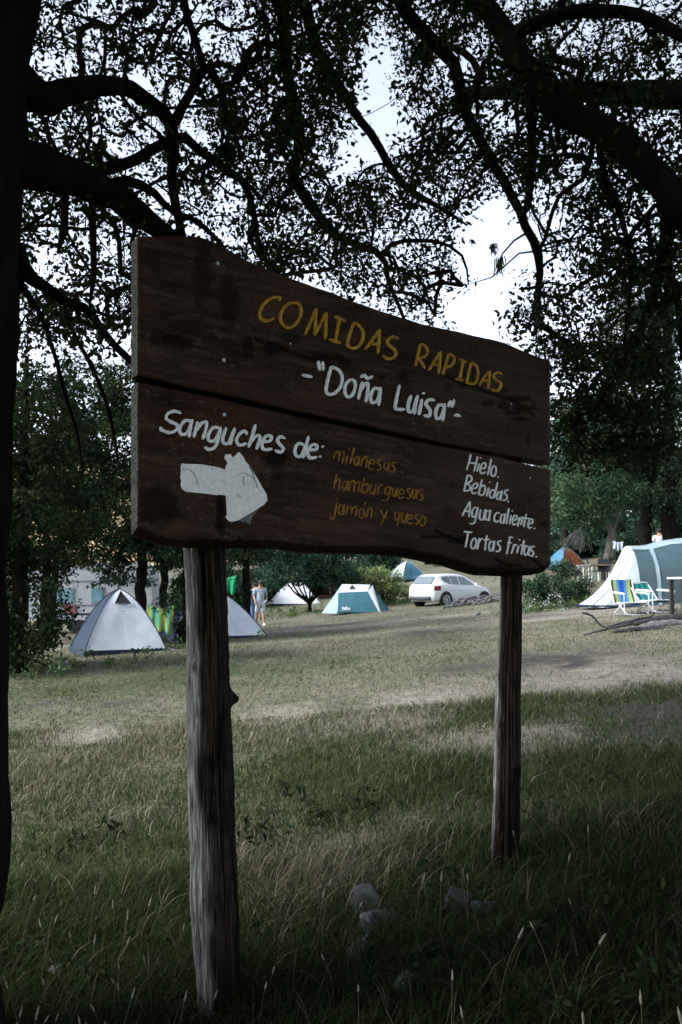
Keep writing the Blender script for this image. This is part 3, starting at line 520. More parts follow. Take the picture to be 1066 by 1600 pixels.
# ---- left tree
Yt = 3.3; tp = np.array([-1.72, Yt, g1(-1.72, Yt)])
ta = thing('old_tree', 'old tree with a black trunk at the left edge, crooked boughs over the sign', 'tree', tp)
wd_ = M(); sk = []
edge = [(-60, 62), (0, 48), (100, 30), (200, 28), (330, 24), (450, 16), (600, 6), (800, 0), (1000, -3), (1200, -7), (1400, -14), (1520, -40)]   # right edge of the trunk
tz = []; tr = []
for i, (y, x) in enumerate(edge[::-1]):
    p = at(x, y, Yt); r = np.interp(y, [-60, 200, 1200, 1520], [.30, .33, .36, .46]); tz.append(p - np.array([r, 0, 0])); tr.append(r)
tz.insert(0, tz[0] + np.array([-.05, 0, -.5])); tr.insert(0, .62)
q, r = polyline(tz, tr, .08); na = 40; th = np.linspace(0, 2 * math.pi, na, endpoint=False)
TT, ZZ = np.meshgrid(th, np.arange(len(q)))
rr = r[:, None] * (1 + .10 * (fbm(TT * 6, ZZ * .5, 1.6, 3, 4) - .5) * 2 + .05 * np.sin(3 * TT + ZZ * .04))
rr[:, :] = rr * .5 + .5 * np.roll(rr, 1, axis=1)
Pt = np.stack([q[:, 0][:, None] + rr * np.cos(TT), q[:, 1][:, None] + rr * np.sin(TT), q[:, 2][:, None] + 0 * rr], axis=-1)
wd_.grid(np.concatenate([Pt, Pt[:, :1]], axis=1), flip=True); sk.append((q, r * .6))
top = q[-1]
limb(wd_, sk, L3([(20, 120), (70, 150), (110, 142), (187, 134), (228, 157), (263, 187), (273, 228), (268, 284), (284, 365), (286, 430)], 3.4, 5.2), [.09, .075, .06, .045, .04, .04, .034, .03, .028, .02])
limb(wd_, sk, L3([(274, 190), (299, 142), (319, 109), (344, 99), (385, 116), (420, 150)], 4.4, 5.0), [.03, .026, .022, .018, .015, .01])
limb(wd_, sk, L3([(319, 109), (304, 61), (290, 10), (280, -60)], 4.5, 4.8), [.022, .022, .024, .03])
limb(wd_, sk, L3([(329, 111), (347, 137), (350, 177), (364, 203), (380, 250)], 4.6, 5), [.024, .022, .02, .016, .01])
limb(wd_, sk, L3([(10, 240), (60, 262), (127, 279), (177, 304), (213, 329), (258, 365), (330, 420), (390, 480)], 3.4, 5.4), [.12, .105, .09, .08, .07, .055, .048, .04])
limb(wd_, sk, L3([(120, 275), (200, 255), (279, 213), (314, 238), (365, 273), (390, 304), (405, 385), (420, 412), (430, 470)], 4.2, 5.6), [.035, .03, .03, .027, .025, .024, .017, .014, .01])
limb(wd_, sk, L3([(150, 290), (203, 285), (240, 300), (268, 329), (314, 350), (360, 400)], 4.2, 5.2), [.035, .03, .024, .02, .018, .012])
limb(wd_, sk, L3([(101, 275), (101, 350), (91, 395)], 4.0), [.022, .02, .008]); limb(wd_, sk, L3([(145, 300), (144, 340), (147, 420), (141, 472)], 4.1), [.022, .02, .016, .008]); limb(wd_, sk, L3([(193, 320), (194, 370)], 4.2), [.008, .005])
limb(wd_, sk, L3([(22, 395), (40, 430), (75, 451), (107, 474), (133, 481), (156, 510), (182, 542), (210, 568), (250, 620)], 3.5, 5.0), [.06, .035, .028, .026, .024, .022, .021, .02, .015])
limb(wd_, sk, L3([(30, 440), (50, 470), (68, 500), (88, 562), (101, 614), (120, 672), (130, 740)], 3.6, 5.2), [.02, .015, .012, .012, .012, .01, .006])
limb(wd_, sk, L3([(101, 476), (114, 520), (140, 565), (156, 601), (172, 650), (185, 720)], 4.4, 5.2), [.014, .013, .013, .013, .012, .007])
limb(wd_, sk, [top, top + [.5, .4, .9], at(300, -120, 5.0), at(430, -40, 5.6), at(446, 76, 5.7), at(456, 152, 5.8), at(471, 228, 5.9), at(456, 268, 6), at(481, 314, 6.1), at(522, 365, 6.2), at(551, 379, 6.3), at(597, 399, 6.4), at(607, 440, 6.4), at(625, 481, 6.5), at(640, 520, 6.5)], [.26, .18, .09, .05, .045, .043, .044, .042, .042, .036, .03, .026, .02, .015, .01])
limb(wd_, sk, L3([(597, 399), (617, 379), (653, 376), (694, 381), (725, 404), (732, 445)], 6.4, 6.5), [.02, .019, .017, .014, .011, .006])
limb(wd_, sk, L3([(400, -70), (466, -10), (496, 76), (520, 118), (551, 169), (587, 220), (617, 271), (648, 302), (694, 328), (730, 352)], 5.4, 7.0), [.06, .05, .04, .036, .035, .034, .032, .028, .02, .008])
limb(wd_, sk, L3([(456, 240), (480, 238), (510, 246), (540, 250)], 6, 6.2), [.015, .008, .004, .003])
limb(wd_, sk, [top, top + [-.6, -.8, 1.2], top + [-1.2, -2.5, 2.2], top + [-1.0, -5, 2.6]], [.26, .18, .12, .06]); limb(wd_, sk, [top, top + [.9, -.9, 1.0], top + [2.0, -2.5, 1.8], top + [2.6, -5.0, 2.2]], [.24, .16, .10, .05]); limb(wd_, sk, [top, top + [.2, 1.4, 1.8], top + [.8, 3.5, 3.2], top + [1.2, 5.0, 4.2]], [.22, .15, .1, .05])
limb(wd_, sk, [top, top + [-1.2, .6, 1.0], top + [-3, 1.5, 1.6]], [.2, .12, .05])
c1 = canopy(2650, -20, 545, -140, 620, 3.9, 9.6); c2 = overhead(1500, -7, .6, -6.5, 7.5)
cshade = np.concatenate([np.stack([rng.uniform(-5.5, -2.6, 170), rng.uniform(-5.5, .8, 170), rng.uniform(1.2, 5, 170)], axis=1), np.stack([rng.uniform(-5, 1, 120), rng.uniform(-8, -5.5, 120), rng.uniform(2.6, 5, 120)], axis=1)])  # unseen foliage at the left and behind, added to shade the foreground
finish_tree(ta, wd_, sk, [c1, c2, cshade], [.038, .12, .06], (.020, .029, .012), [37, 46, 40], [.17, .5, .3], tp)
# ---- right tree: its trunk stands outside the picture, one heavy bough crosses the top
tq = np.array([4.6, 4.9, g1(4.6, 4.9)])
tb_ = thing('leaning_tree', 'dark leaning tree whose heavy bough and hanging branches fill the upper right', 'tree', tq)
wd_ = M(); sk = []
limb(wd_, sk, [tq + [.1, 0, -.3], tq + [0, 0, .6], tq + [-.2, .05, 1.6], tq + [-.5, .1, 2.5], tq + [-1.2, 0, 3.0], at(1180, 390, 5.0), at(1066, 328, 4.9), at(1032, 287, 4.9), at(960, 215, 4.9), at(889, 174, 4.9), at(827, 120, 4.9), at(790, 50, 5.0), at(740, -10, 5.1), at(690, -60, 5.3)], [.45, .36, .32, .28, .2, .13, .095, .09, .088, .085, .08, .07, .06, .05], n=12)
limb(wd_, sk, [tq + [-.5, .1, 2.4], tq + [0, -.3, 3.6], tq + [-.4, -1.5, 4.6], tq + [-1.2, -4, 5.4], tq + [-2, -7, 5.6]], [.28, .22, .16, .1, .05]); limb(wd_, sk, [tq + [-.2, 0, 2.2], tq + [.8, .5, 3.4], tq + [1.4, 1.5, 4.6]], [.24, .18, .1])
limb(wd_, sk, [tq + [-.1, -.2, 3.4], tq + [-1.2, .8, 4.6], tq + [-2.4, 2.2, 5.6], tq + [-3.4, 3.2, 6.2]], [.2, .14, .09, .05])
limb(wd_, sk, L3([(690, -60), (600, -60), (625, 0), (643, 31), (709, 102), (720, 154), (750, 220), (786, 282), (812, 328), (822, 358), (842, 394), (843, 440), (842, 481)], 5.3, 6.2), [.06, .055, .05, .05, .045, .04, .038, .035, .034, .033, .036, .022, .008])
limb(wd_, sk, L3([(835, 130), (832, 190), (827, 307), (817, 333)], 5.0, 6.0), [.034, .032, .028, .026]); limb(wd_, sk, L3([(930, 200), (914, 276), (873, 307), (853, 369), (842, 394)], 5.0, 6.1), [.02, .016, .015, .014, .012])
limb(wd_, sk, L3([(938, 210), (940, 256), (966, 328), (981, 379), (985, 450), (975, 540)], 5.0, 5.8), [.026, .022, .02, .018, .015, .01]); limb(wd_, sk, L3([(945, 210), (909, 133), (858, 102), (830, 100)], 4.9, 5.0), [.018, .016, .014, .016])
limb(wd_, sk, L3([(790, 66), (848, 31), (930, 15), (1006, 26), (1066, 56), (1150, 120)], 5.0, 4.6), [.045, .042, .04, .038, .034, .02])
limb(wd_, sk, L3([(1032, 287), (1045, 350), (1030, 430), (1000, 520), (960, 580), (930, 640)], 4.9, 6.2), [.06, .05, .04, .03, .02, .012]); limb(wd_, sk, L3([(1040, 400), (1060, 480), (1066, 560)], 5.2, 5.8), [.03, .02, .012])
limb(wd_, sk, L3([(826, 362), (808, 372), (786, 395), (775, 420)], 6.0), [.009, .008, .006, .004]); limb(wd_, sk, L3([(840, 392), (806, 398), (775, 430), (740, 442)], 6.0), [.008, .006, .005, .003])
c1 = canopy(2550, 530, 1090, -140, 640, 4.6, 9.6); c2 = overhead(1300, .6, 7.5, -6.5, 6.5)
pk = rng.random((90, 3)); dense = np.array([at(870 + 170 * a, 545 + 170 * c, 6.2 + 1.0 * d) for a, c, d in pk]); dense2 = np.array([at(800 + 270 * a, 150 + 330 * c, 5.0 + 1.0 * d) for a, c, d in rng.random((160, 3)) if not (a < .25 and c > .4)])
cshade = np.stack([rng.uniform(3.4, 7.0, 320), rng.uniform(-5, 7.5, 320), rng.uniform(.8, 5, 320)], axis=1); cshade = cshade[cshade[:, 0] > .46 * cshade[:, 1] + 1.0]  # unseen boughs on the right, added to block low light
finish_tree(tb_, wd_, sk, [c1, c2, dense, dense2, cshade], [.038, .12, .05, .042, .12], (.020, .029, .012), [37, 46, 60, 40, 40], [.17, .5, .24, .17, .5], tq)
# hanging beard lichen
LICH = mat('beard_lichen', (.06, .075, .065), .95, .4, 30)
for x, y, h, Y in [(520, 225, 30, 6.0), (782, 405, 34, 6.0), (838, 470, 60, 6.2), (597, 290, 24, 6.6), (771, 385, 14, 6.0)]:
    b = M(); a = at(x, y, Y)
    for k in range(26):
        o = rng.normal(size=3) * [.02, .02, .012]; l = h / F * Y * rng.uniform(.4, 1); q = a + o + np.array([[0, 0, 0], [rng.normal() * .01, 0, -.5 * l], [rng.normal() * .02, 0, -l]]); b.tube(q, [.004, .004, .001], 4, cap=False)
    tag(b.build('beard_lichen', LICH, None, off=a), 'tuft of grey beard lichen hanging from a dark twig against the sky', 'lichen', 'beard lichen on the boughs')

# ------------------------------------------------------------------ grass: blades by the hundred thousand
def blades(name, n, Ya, Yb, hmin, hmax, wid, seg, seed, side=.47, pw=1.0, clump=.10):
    r = np.random.default_rng(seed); Y = Ya + (Yb - Ya) * r.random(n) ** pw; X = (r.random(n) * 2 - 1) * (side * Y + .5)
    cx = np.round(X / clump + r.normal(size=n) * .5) * clump; cyy = np.round(Y / clump + r.normal(size=n) * .5) * clump
    X = X * .5 + .5 * (cx + r.normal(size=n) * clump * .22); Y = Y * .5 + .5 * (cyy + r.normal(size=n) * clump * .22)
    gr = greenness(X, Y); dr = np.maximum(dirt(X, Y), .75 * pale(X, Y)); dens = np.clip(1 - dr * 1.1, .03, 1) * (.45 + .55 * np.clip(fbm(X, Y, .45, 15, 3) * 1.8 - .3, 0, 1))
    k = r.random(n) < dens; X, Y, gr = X[k], Y[k], gr[k]; n = len(X); Z = G(X, Y) - .01
    dry = r.random(n) > np.clip(gr * 1.6, .05, .96)
    h = (hmin + (hmax - hmin) * r.random(n) ** 1.6) * (.55 + .9 * fbm(X, Y, .8, 25, 3)) * np.where(dry, 1.05, .9)
    a = r.random(n) * 2 * math.pi; lean = h * (.25 + .75 * r.random(n)); ax = np.cos(a) * lean; ay = np.sin(a) * lean
    wv = wid * (.6 + .8 * r.random(n)); bx = -np.sin(a + .6 * r.normal(size=n)) * wv; by = np.cos(a) * wv
    vs = []; ts = np.linspace(0, 1, seg + 1)
    for t in ts:
        c = np.stack([X + ax * t ** 1.8, Y + ay * t ** 1.8, Z + h * (t - .28 * t ** 3)], axis=1); ww = (1 - t) ** .7 * .5
        s = np.stack([bx, by, 0 * bx], axis=1) * ww
        if t < 1: vs += [c - s, c + s]
        else: vs += [c]
    V = np.stack(vs, axis=1); fc = [(2 * i, 2 * i + 1, 2 * i + 3, 2 * i + 2) for i in range(seg - 1)] + [(2 * seg - 2, 2 * seg - 1, 2 * seg)]
    nr = np.clip((5.6 - Y) / 1.8, 0, 1)[:, None]; g0 = np.array([.038, .056, .022]) * (1 - .68 * nr); g1_ = np.array([.074, .092, .036]) * (1 - .6 * nr); d0 = np.array([.25, .232, .165]) * (1 - .62 * nr); d1 = np.array([.14, .125, .085]) * (1 - .5 * nr)  # nearer blades get darker colours, standing in for foreground shade
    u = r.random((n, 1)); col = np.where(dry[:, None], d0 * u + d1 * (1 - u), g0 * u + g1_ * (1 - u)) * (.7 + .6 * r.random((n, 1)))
    o = polymesh(name, V, V.shape[1], GRASS, None, col, faces=fc)
    return tag(o, kind='stuff')
SC = 1.0
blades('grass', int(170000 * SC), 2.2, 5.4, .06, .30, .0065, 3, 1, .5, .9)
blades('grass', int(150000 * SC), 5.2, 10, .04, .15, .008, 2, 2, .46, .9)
blades('grass', int(110000 * SC), 9.5, 19, .025, .09, .010, 2, 3, .45, .9, .16)
blades('grass', int(80000 * SC), 18, 46, .03, .09, .02, 1, 4, .44, .9, .3)
# seed heads standing over the grass
def seedheads(n, seed):
    r = np.random.default_rng(seed); b = M(); hb = M()
    for i in range(n):
        Y = r.uniform(2.5, 4.6); X = r.uniform(-1, 1) * (.42 * Y)
        if r.random() < .35: X = -r.uniform(.25, .42) * Y
        z = g1(X, Y); h = r.uniform(.2, .42); a = r.random() * 6.28; l = h * r.uniform(.02, .28)
        t = np.linspace(0, 1, 6)[:, None]; q = np.array([X, Y, z]) + np.concatenate([np.cos(a) * l * t ** 2, np.sin(a) * l * t ** 2, h * t - .1 * h * t ** 3], axis=1)
        b.tube(q, .0009, 4, cap=False); d = q[-1] - q[-2]; d /= np.linalg.norm(d); hl = r.uniform(.025, .05); s = np.linspace(0, 1, 6)[:, None]
        hb.tube(q[-1] + d * hl * s, hl * .085 * np.sin(np.linspace(.25, 1, 6) * math.pi) ** .7 + .0008, 6, jit=.5)
    o = b.build('grass_stalks', mat('stalk', (.07, .07, .04), .8)); tag(o, kind='stuff')
    o = hb.build('grass_seed_heads', mat('seed_head', (.16, .155, .115), .9, .4, 60)); tag(o, kind='stuff')
seedheads(85, 5)
# broad-leaved weeds among the near grass
r_ = np.random.default_rng(44); cs = []
for _ in range(40):
    Y = r_.uniform(2.6, 6.5); X = r_.uniform(-1, 1) * .45 * Y
    for k in range(5): x, y = X + r_.normal() * .06, Y + r_.normal() * .06; cs.append((x, y, g1(x, y) + r_.uniform(.03, .16)))
V, c = leaves_at(np.array(cs), .06, 9, .055, .6, .38, (.020, .031, .014), .4); tag(polymesh('broad_leaved_weeds', V, 4, GRASS, None, c), kind='stuff')

# ------------------------------------------------------------------ the camp site
def fabric(name, c, v=.12, rough=.75): return mat(name, c, rough, v, 3.5, .25, spec=.25)
SILVER = fabric('silver_fabric', (.54, .585, .65)); NAVY = fabric('navy_fabric', (.008, .022, .045)); WHITEF = fabric('white_fabric', (.50, .53, .56)); TEAL = fabric('teal_fabric', (.035, .115, .15)); DTEAL = fabric('dark_teal_fabric', (.032, .06, .075))
BLACKF = fabric('black_mesh', (.012, .014, .018)); GREYF = fabric('grey_fabric', (.36, .42, .46)); GREENF = fabric('green_fabric', (.01, .26, .11)); BLUEF = fabric('blue_fabric', (.045, .13, .20)); ORANGEF = fabric('orange_fabric', (.14, .045, .024)); ALU = mat('white_tube', (.66, .69, .72), .4, .1, 8)
DARKWOOD = mat('dark_wood', (.03, .026, .024), .8, .4, 12, .4); PLASTIC_W = mat('white_plastic', (.7, .72, .74), .5, .08, 5); BLACK = mat('black_plastic', (.012, .012, .014), .6)

def dome_point(W, D, H, s, t, bulge=.0):
    """side coordinate s in 0..4 round the base, height 0..1 of a dome hung between two crossing poles"""
    k = int(s) % 4; u = s - int(s); cs = [(-1, -1), (1, -1), (1, 1), (-1, 1)]; a = np.array(cs[k], float); c = np.array(cs[(k + 1) % 4], float)
    z = t; p = max(0., 1 - t ** 1.12) ** .66
    e = a * (1 - u) + c * u; mid = 1 - abs(2 * u - 1); sag = 1 - .10 * mid * math.sin(min(1, t * 1.25) * math.pi) * (1 - bulge)
    q = e * p * sag; return np.array([q[0] * W / 2, q[1] * D / 2, z * H])
def dome_tent(name, label, loc, rz, W, D, H, front, side, vent=True, group=None, skirt=None):
    t = thing(name, label, 'tent', loc, rz, group)
    for k, m in enumerate([front, side, front, side]):
        b = M(); P = np.array([[dome_point(W, D, H, k + u, v) for v in np.linspace(.03, 1, 16)] for u in np.linspace(0, .9999, 13)])
        P += (rng.random(P.shape) - .5) * .008; P[:, :, 2] += .02 * np.sin(np.linspace(0, 9, 13))[:, None] * np.sin(np.linspace(0, 7, 16))[None] * .4
        b.grid(P, flip=False); b.build('side_panel', m, t, smooth=True)
    b = M()
    for k in range(2):
        q = [dome_point(W * 1.01, D * 1.01, H * 1.01, k + .0, v) for v in np.linspace(0, 1, 14)] + [dome_point(W * 1.01, D * 1.01, H * 1.01, k + 2.0, v) for v in np.linspace(1, 0, 14)][1:]
        b.tube(q, .012, 6)
    b.build('pole_sleeve', side, t)
    b = M(); hw, hd = W / 2 * 1.01, D / 2 * 1.01
    for (x0, y0), (x1, y1) in zip([(-hw, -hd), (hw, -hd), (hw, hd), (-hw, hd)], [(hw, -hd), (hw, hd), (-hw, hd), (-hw, -hd)]):
        b.add([(x0, y0, -.08), (x1, y1, -.08), (x1 * .985, y1 * .985, .085), (x0 * .985, y0 * .985, .085)], [(0, 1, 2, 3)])
    b.build('ground_sheet', skirt or NAVY, t)
    if vent:
        b = M(); f = lambda u, v: dome_point(W, D, H, u, v) + np.array([0, -.05, .012])
        b.add([f(.26, .76), f(.78, .77), f(.5, .97), f(.49, .76)], [(0, 3, 2), (3, 1, 2)]); b.build('vent', BLACKF, t)
        b = M(); a0, a1, a2 = f(.24, .755), f(.80, .765), f(.5, .975)
        b.tube([a0, a2 + [0, -.03, 0], a1], .014, 6); b.tube([a0 + [0, -.06, -.02], f(.49, .70) + [0, -.08, 0], a1 + [0, -.06, -.02]], .012, 6); b.build('vent_hood', front, t)
        b = M(); b.tube([f(.5, .66) + [-.05, -.02, 0], f(.5, .63) + [0, -.03, 0], f(.5, .66) + [.05, -.02, .01]], .01, 6); b.tube([f(.80, .80), f(.86, .83), f(.92, .80)], .008, 5); b.build('loop', GREYF, t)
        b = M()                       # door zip
        b.tube([f(.5, v) + [0, .006, 0] for v in np.linspace(.05, .62, 8)], .006, 5); b.build('zip', GREYF, t)
    b = M()
    for sx in (-1, 1):
        for sy in (-1, 1): b.tube([(sx * W / 2, sy * D / 2, .1), (sx * (W / 2 + .35), sy * (D / 2 + .25), -.03)], .004, 4)
    b.build('guy_line', GREYF, t); return t
dome_tent('dome_tent', 'silver dome tent with navy side and black triangular vent under the left trees', ground(186, 19.2), R(28), 1.80, 1.7, 1.40, SILVER, NAVY)
dome_tent('dome_tent', 'silver grey dome tent half hidden behind the near sign post', ground(333, 23.5), R(22), 2.55, 2.1, 1.30, SILVER, NAVY, vent=False)
# green and white tent in the middle
g = ground(557, 36); t = thing('dome_tent', 'teal tent with a white top and white side strip beside the pale bush', 'tent', g, R(8))
w2 = 1.52
def pan(name, pts, m, thick=None, sub=6):
    """a cloth panel between four corners, bellied a little"""
    p = np.array(pts, float); u = np.linspace(0, 1, sub + 1)
    P = np.array([[p[0] * (1 - a) * (1 - c) + p[1] * a * (1 - c) + p[2] * a * c + p[3] * (1 - a) * c for c in u] for a in u]); n = np.cross(p[1] - p[0], p[3] - p[0]); n /= np.linalg.norm(n) + 1e-9
    P += n * (.05 * np.sin(u * math.pi)[:, None, None] * np.sin(u * math.pi)[None, :, None]); b = M(); b.grid(P); return b.build(name, m, t, smooth=True)
bl, br, fr_, fl = (-1.5, .9, 0), (1.55, .9, 0), (.9, -.9, 0), (-1.45, -.9, 0)
rl, rr_ = (-.62, .0, 1.22), (.62, .1, 1.20); ml, mr = (-.85, -.42, .86), (.42, -.40, .92)
pan('front_panel', [(-.95, -.95, 0), (.82, -.92, 0), mr, ml], TEAL); pan('left_panel', [(-1.52, -.2, 0), (-.95, -.95, 0), ml, rl], fabric('grey_teal_fabric', (.22, .34, .40)))
pan('roof_panel', [ml, mr, rr_, rl], WHITEF); pan('white_strip', [(.84, -.93, 0), (.93, -.88, 0), (.70, -.05, 1.19), mr], WHITEF); pan('right_panel', [(.95, -.88, 0), (1.6, .35, 0), (.9, .3, .7), (.66, 0, 1.18)], TEAL)
pan('back_panel', [(1.6, .35, 0), (-1.52, -.2, 0), rl, rr_], TEAL)
b = M(); b.add([(-.36, -.29, .99), (-.08, -.28, 1.0), (-.21, -.12, 1.18)], [(0, 1, 2)]); b.build('vent', BLACKF, t, off=(0, .03, -.03)); b = M(); b.tube([(-.98, -.96, .03), (.9, -.93, .03), (1.62, .35, .03)], .03, 6); b.build('ground_sheet', NAVY, t)
b = M()
for x, h in [(-.72, .10), (-.64, .06), (-.58, .12), (-.50, .06), (-.44, .05)]: b.box((x, -.945 + .07, .20 + h / 4), (.07, .006, h), rx=R(-28))
b.box((-.58, -.925, .15), (.36, .006, .03), rx=R(-28)); b.build('logo', WHITEF, t)
# pale far tent behind the shrub, small far blue tent, orange and blue tent
g = ground(462, 47); t = thing('ridge_tent', 'pale pointed tent far off behind the many-stemmed small tree', 'tent', g, R(10))
pan('front_panel', [(-1.45, -.9, 0), (1.3, -.9, 0), (.25, 0, 1.35), (-.25, 0, 1.35)], fabric('pale_fabric', (.60, .62, .66))); pan('side_panel', [(1.3, -.9, 0), (1.3, .9, 0), (.25, .05, 1.35), (.25, 0, 1.35)], GREYF); pan('side_panel', [(-1.45, .9, 0), (-1.45, -.9, 0), (-.25, 0, 1.35), (-.25, .05, 1.35)], GREYF); pan('back_panel', [(1.3, .9, 0), (-1.45, .9, 0), (-.25, .05, 1.35), (.25, .05, 1.35)], GREYF)
dome_tent('dome_tent', 'small sky blue tent far behind the pale bush and white car', ground(636, 54), R(30), 1.9, 1.8, 1.25, BLUEF, GREYF, vent=False)
dome_tent('dome_tent', 'orange and blue tent behind the dark bush right of the sign', ground(884, 46), R(25), 1.7, 1.6, 1.15, ORANGEF, BLUEF, vent=False, skirt=NAVY)

# the big tunnel tent at the right edge
Yb = 22.5; g = ground(968, Yb); t = thing('tunnel_tent', 'large teal tunnel tent with a white porch end at the right edge', 'tent', g, 0)
def tun(x, s):                                    # arch at distance x along the tent, s in -1..1 across (front is -1)
    hw = 1.25 + .05 * math.sin(x); H = np.interp(x, [0, .4, 1.4, 2.6, 4.5], [1.62, 1.64, 1.82, 2.02, 2.0]) - .035 * math.sin(x * 2.9) ** 2
    a = (s + 1) / 2 * math.pi; yy = -math.cos(a); zz = math.sin(a) ** .72; return np.array([x - .12 * x * 0 + .10 * (yy + 1), yy * hw - .22 * x, zz * H])
def tpan(name, xa, xb, s0, s1, m, n=14, lift=0):
    b = M(); P = np.array([[tun(x, s) for s in np.linspace(s0, s1, 18)] for x in np.linspace(xa, xb, n)])
    P += .018 * np.sin(P[:, :, :1] * 9 + P[:, :, 2:] * 7) * np.array([0, 1, .3]) + (rng.random(P.shape) - .5) * .01
    if lift: c = np.array([0, -.22 * 1, 0]); P[:, :, 2] += lift; P[:, :, 1] -= lift
    b.grid(P, flip=False); return b.build(name, m, t, smooth=True)
tpan('wall', .12, 4.6, -1, -.28, DTEAL, 30); tpan('roof_panel', .12, 4.6, -.30, .35, fabric('pale_grey_fabric', (.20, .26, .285)), 30, .012); tpan('wall', .12, 4.6, .33, 1, DTEAL, 30)
for x in (.55, 1.55, 2.7): tpan('pole_sleeve', x - .045, x + .045, -1, -.28, fabric('sleeve_fabric', (.17, .23, .27)), 3, .022)
# porch: white cloth drawn out from the first arch to a point on the grass
foot = np.array([-1.02, -.55, 0.0])
def porch(name, s0, s1, f0, f1, m, xo=.12, lift=0):
    b = M(); S = np.linspace(s0, s1, 12); P = []
    for i, s in enumerate(S):
        a = tun(xo, s) + np.array([0, -lift, lift]); f = f0 + (f1 - f0) * i / 11; P.append([a * (1 - v) + f * v + np.array([.10 * math.sin(v * math.pi), 0, -.10 * math.sin(v * math.pi)]) for v in np.linspace(0, 1, 12)])
    b.grid(P, flip=True); return b.build(name, m, t, smooth=True)
porch('porch', -.28, .55, foot + [.0, -.15, 0], foot + [-.1, .8, 0], WHITEF); porch('porch_flap', -.42, -.28, foot + [.30, -.32, 0], foot + [.0, -.15, 0], WHITEF)
porch('porch_wall', -1, -.42, np.array([.2, -1.22, 0]), foot + [.31, -.32, 0], fabric('porch_grey_fabric', (.22, .27, .30)))
b = M(); b.tube([tun(.12, -.28) * (1 - v) + (foot + [0, -.15, 0]) * v + np.array([.10 * math.sin(v * math.pi) - .012, -.02, -.10 * math.sin(v * math.pi)]) for v in np.linspace(0, 1, 12)], .012, 6); b.build('zip', GREYF, t)
b = M(); b.tube([foot + [-.1, .8, .03], foot + [0, -.15, .03], foot + [.38, -.32, .03], (.2, -1.25, .03), (4.6, -2.3, .03)], .035, 6); b.build('ground_sheet', NAVY, t)
# things heaped behind the tent ridge
# ---- folding beach chairs (local front is -Y)
def chair(label, loc, rz, stripes, back_h, recl, group):
    t = thing('beach_chair', label, 'chair', loc, rz, group); w_ = .27; zs = .27
    def bar(name, pts, closed=False, r=.0125):
        q, _ = polyline(pts + ([pts[0]] if closed else []), np.ones(len(pts) + closed), .05); b = M(); b.tube(q, r, 7); return b.build(name, ALU, t, smooth=True)
    bt = (0.2 + math.sin(recl) * back_h, zs - .03 + math.cos(recl) * back_h)
    bar('seat_frame', [(-w_, -.26, zs), (0, -.265, zs), (w_, -.26, zs), (w_, 0, zs - .02), (w_, .22, zs - .04), (-w_, .22, zs - .04), (-w_, 0, zs - .02)], True)
    bar('back_frame', [(-w_, .2, zs - .03), (-w_, bt[0], bt[1] - .04), (-w_ + .04, bt[0] + .01, bt[1]), (w_ - .04, bt[0] + .01, bt[1]), (w_, bt[0], bt[1] - .04), (w_, .2, zs - .03)])
    for y0, y1 in ((-.24, -.30), (.24, .18)): bar('leg', [(-w_ + .02, -y1 * 0 + (.12 if y0 < 0 else -.12), zs), (-w_ + .015, y0, .03), (-w_ + .06, y0 - .01, .012), (w_ - .06, y0 - .01, .012), (w_ - .015, y0, .03), (w_ - .02, (.12 if y0 < 0 else -.12), zs)])
    for s in (-1, 1):
        ar = M(); ar.tube([(s * (w_ + .03), -.24, .45), (s * (w_ + .03), 0, .47), (s * (w_ + .03), .26, .48)], [.022, .026, .022], 8); o = ar.build('armrest', PLASTIC_W, t, smooth=True)
        q = M(); q.tube([(s * (w_ + .015), -.2, .02), (s * (w_ + .03), -.22, .45)], .011, 6); q.build('arm_strut', ALU, o)
    for nm, (p0, p1) in (('seat', ((-.25, zs - .01), (.2, zs - .05))), ('backrest', ((.2, zs - .02), (bt[0] - .005, bt[1] - .02)))):
        b = M(); k = len(stripes); edges = np.cumsum([0] + [s[1] for s in stripes]); edges = edges / edges[-1] * 2 * (w_ - .015) - (w_ - .015)
        for i, (m_, _) in enumerate(stripes):
            P = [[(x, p0[0] + (p1[0] - p0[0]) * v + .035 * math.sin(v * math.pi) * (nm == 'backrest'), p0[1] + (p1[1] - p0[1]) * v - .03 * math.sin(v * math.pi)) for v in np.linspace(0, 1, 9)] for x in np.linspace(edges[i], edges[i + 1], 3)]
            b.grid(P, i)
        b.build(nm, [s[0] for s in stripes], t, smooth=True)
    return t
sY = fabric('yellow_stripe', (.42, .46, .16)); sB = fabric('blue_stripe', (.02, .10, .48)); sC = fabric('light_blue_stripe', (.08, .28, .46)); sG = fabric('dark_green_stripe', (.01, .07, .06)); sT = fabric('teal_stripe', (.02, .26, .26)); sD = fabric('deep_teal_stripe', (.01, .11, .15))
chair('low folding beach chair with blue and yellow striped cloth in front of the tunnel tent', ground(985, 18.0), R(14), [(sG, 1), (sY, 1.6), (sC, 1.3), (sB, 2.2), (sC, 1.3), (sY, 1.8), (sG, .8)], .56, R(16), 'beach chairs by the tunnel tent')
chair('low folding beach chair with green and teal striped cloth nearest the right edge', ground(1024, 18.1), R(24), [(sT, 1.2), (sG, .8), (sT, 1.3), (sD, 1.2), (sT, 1.2), (sG, .8), (sT, 1.2)], .50, R(36), 'beach chairs by the tunnel tent')
# dark camp table at the very edge
g = ground(1076, 17.2); t = thing('camp_table', 'dark wooden table with a pale top cut by the right edge', 'table', g, R(5))
b = M(); b.box((0, 0, .72), (.62, .6, .035)); b.build('tabletop', PLASTIC_W, t)
for x in (-.25, .25):
    for y in (-.24, .24): b = M(); b.box((x, y, .33), (.07, .07, .72)); b.build('leg', DARKWOOD, t)
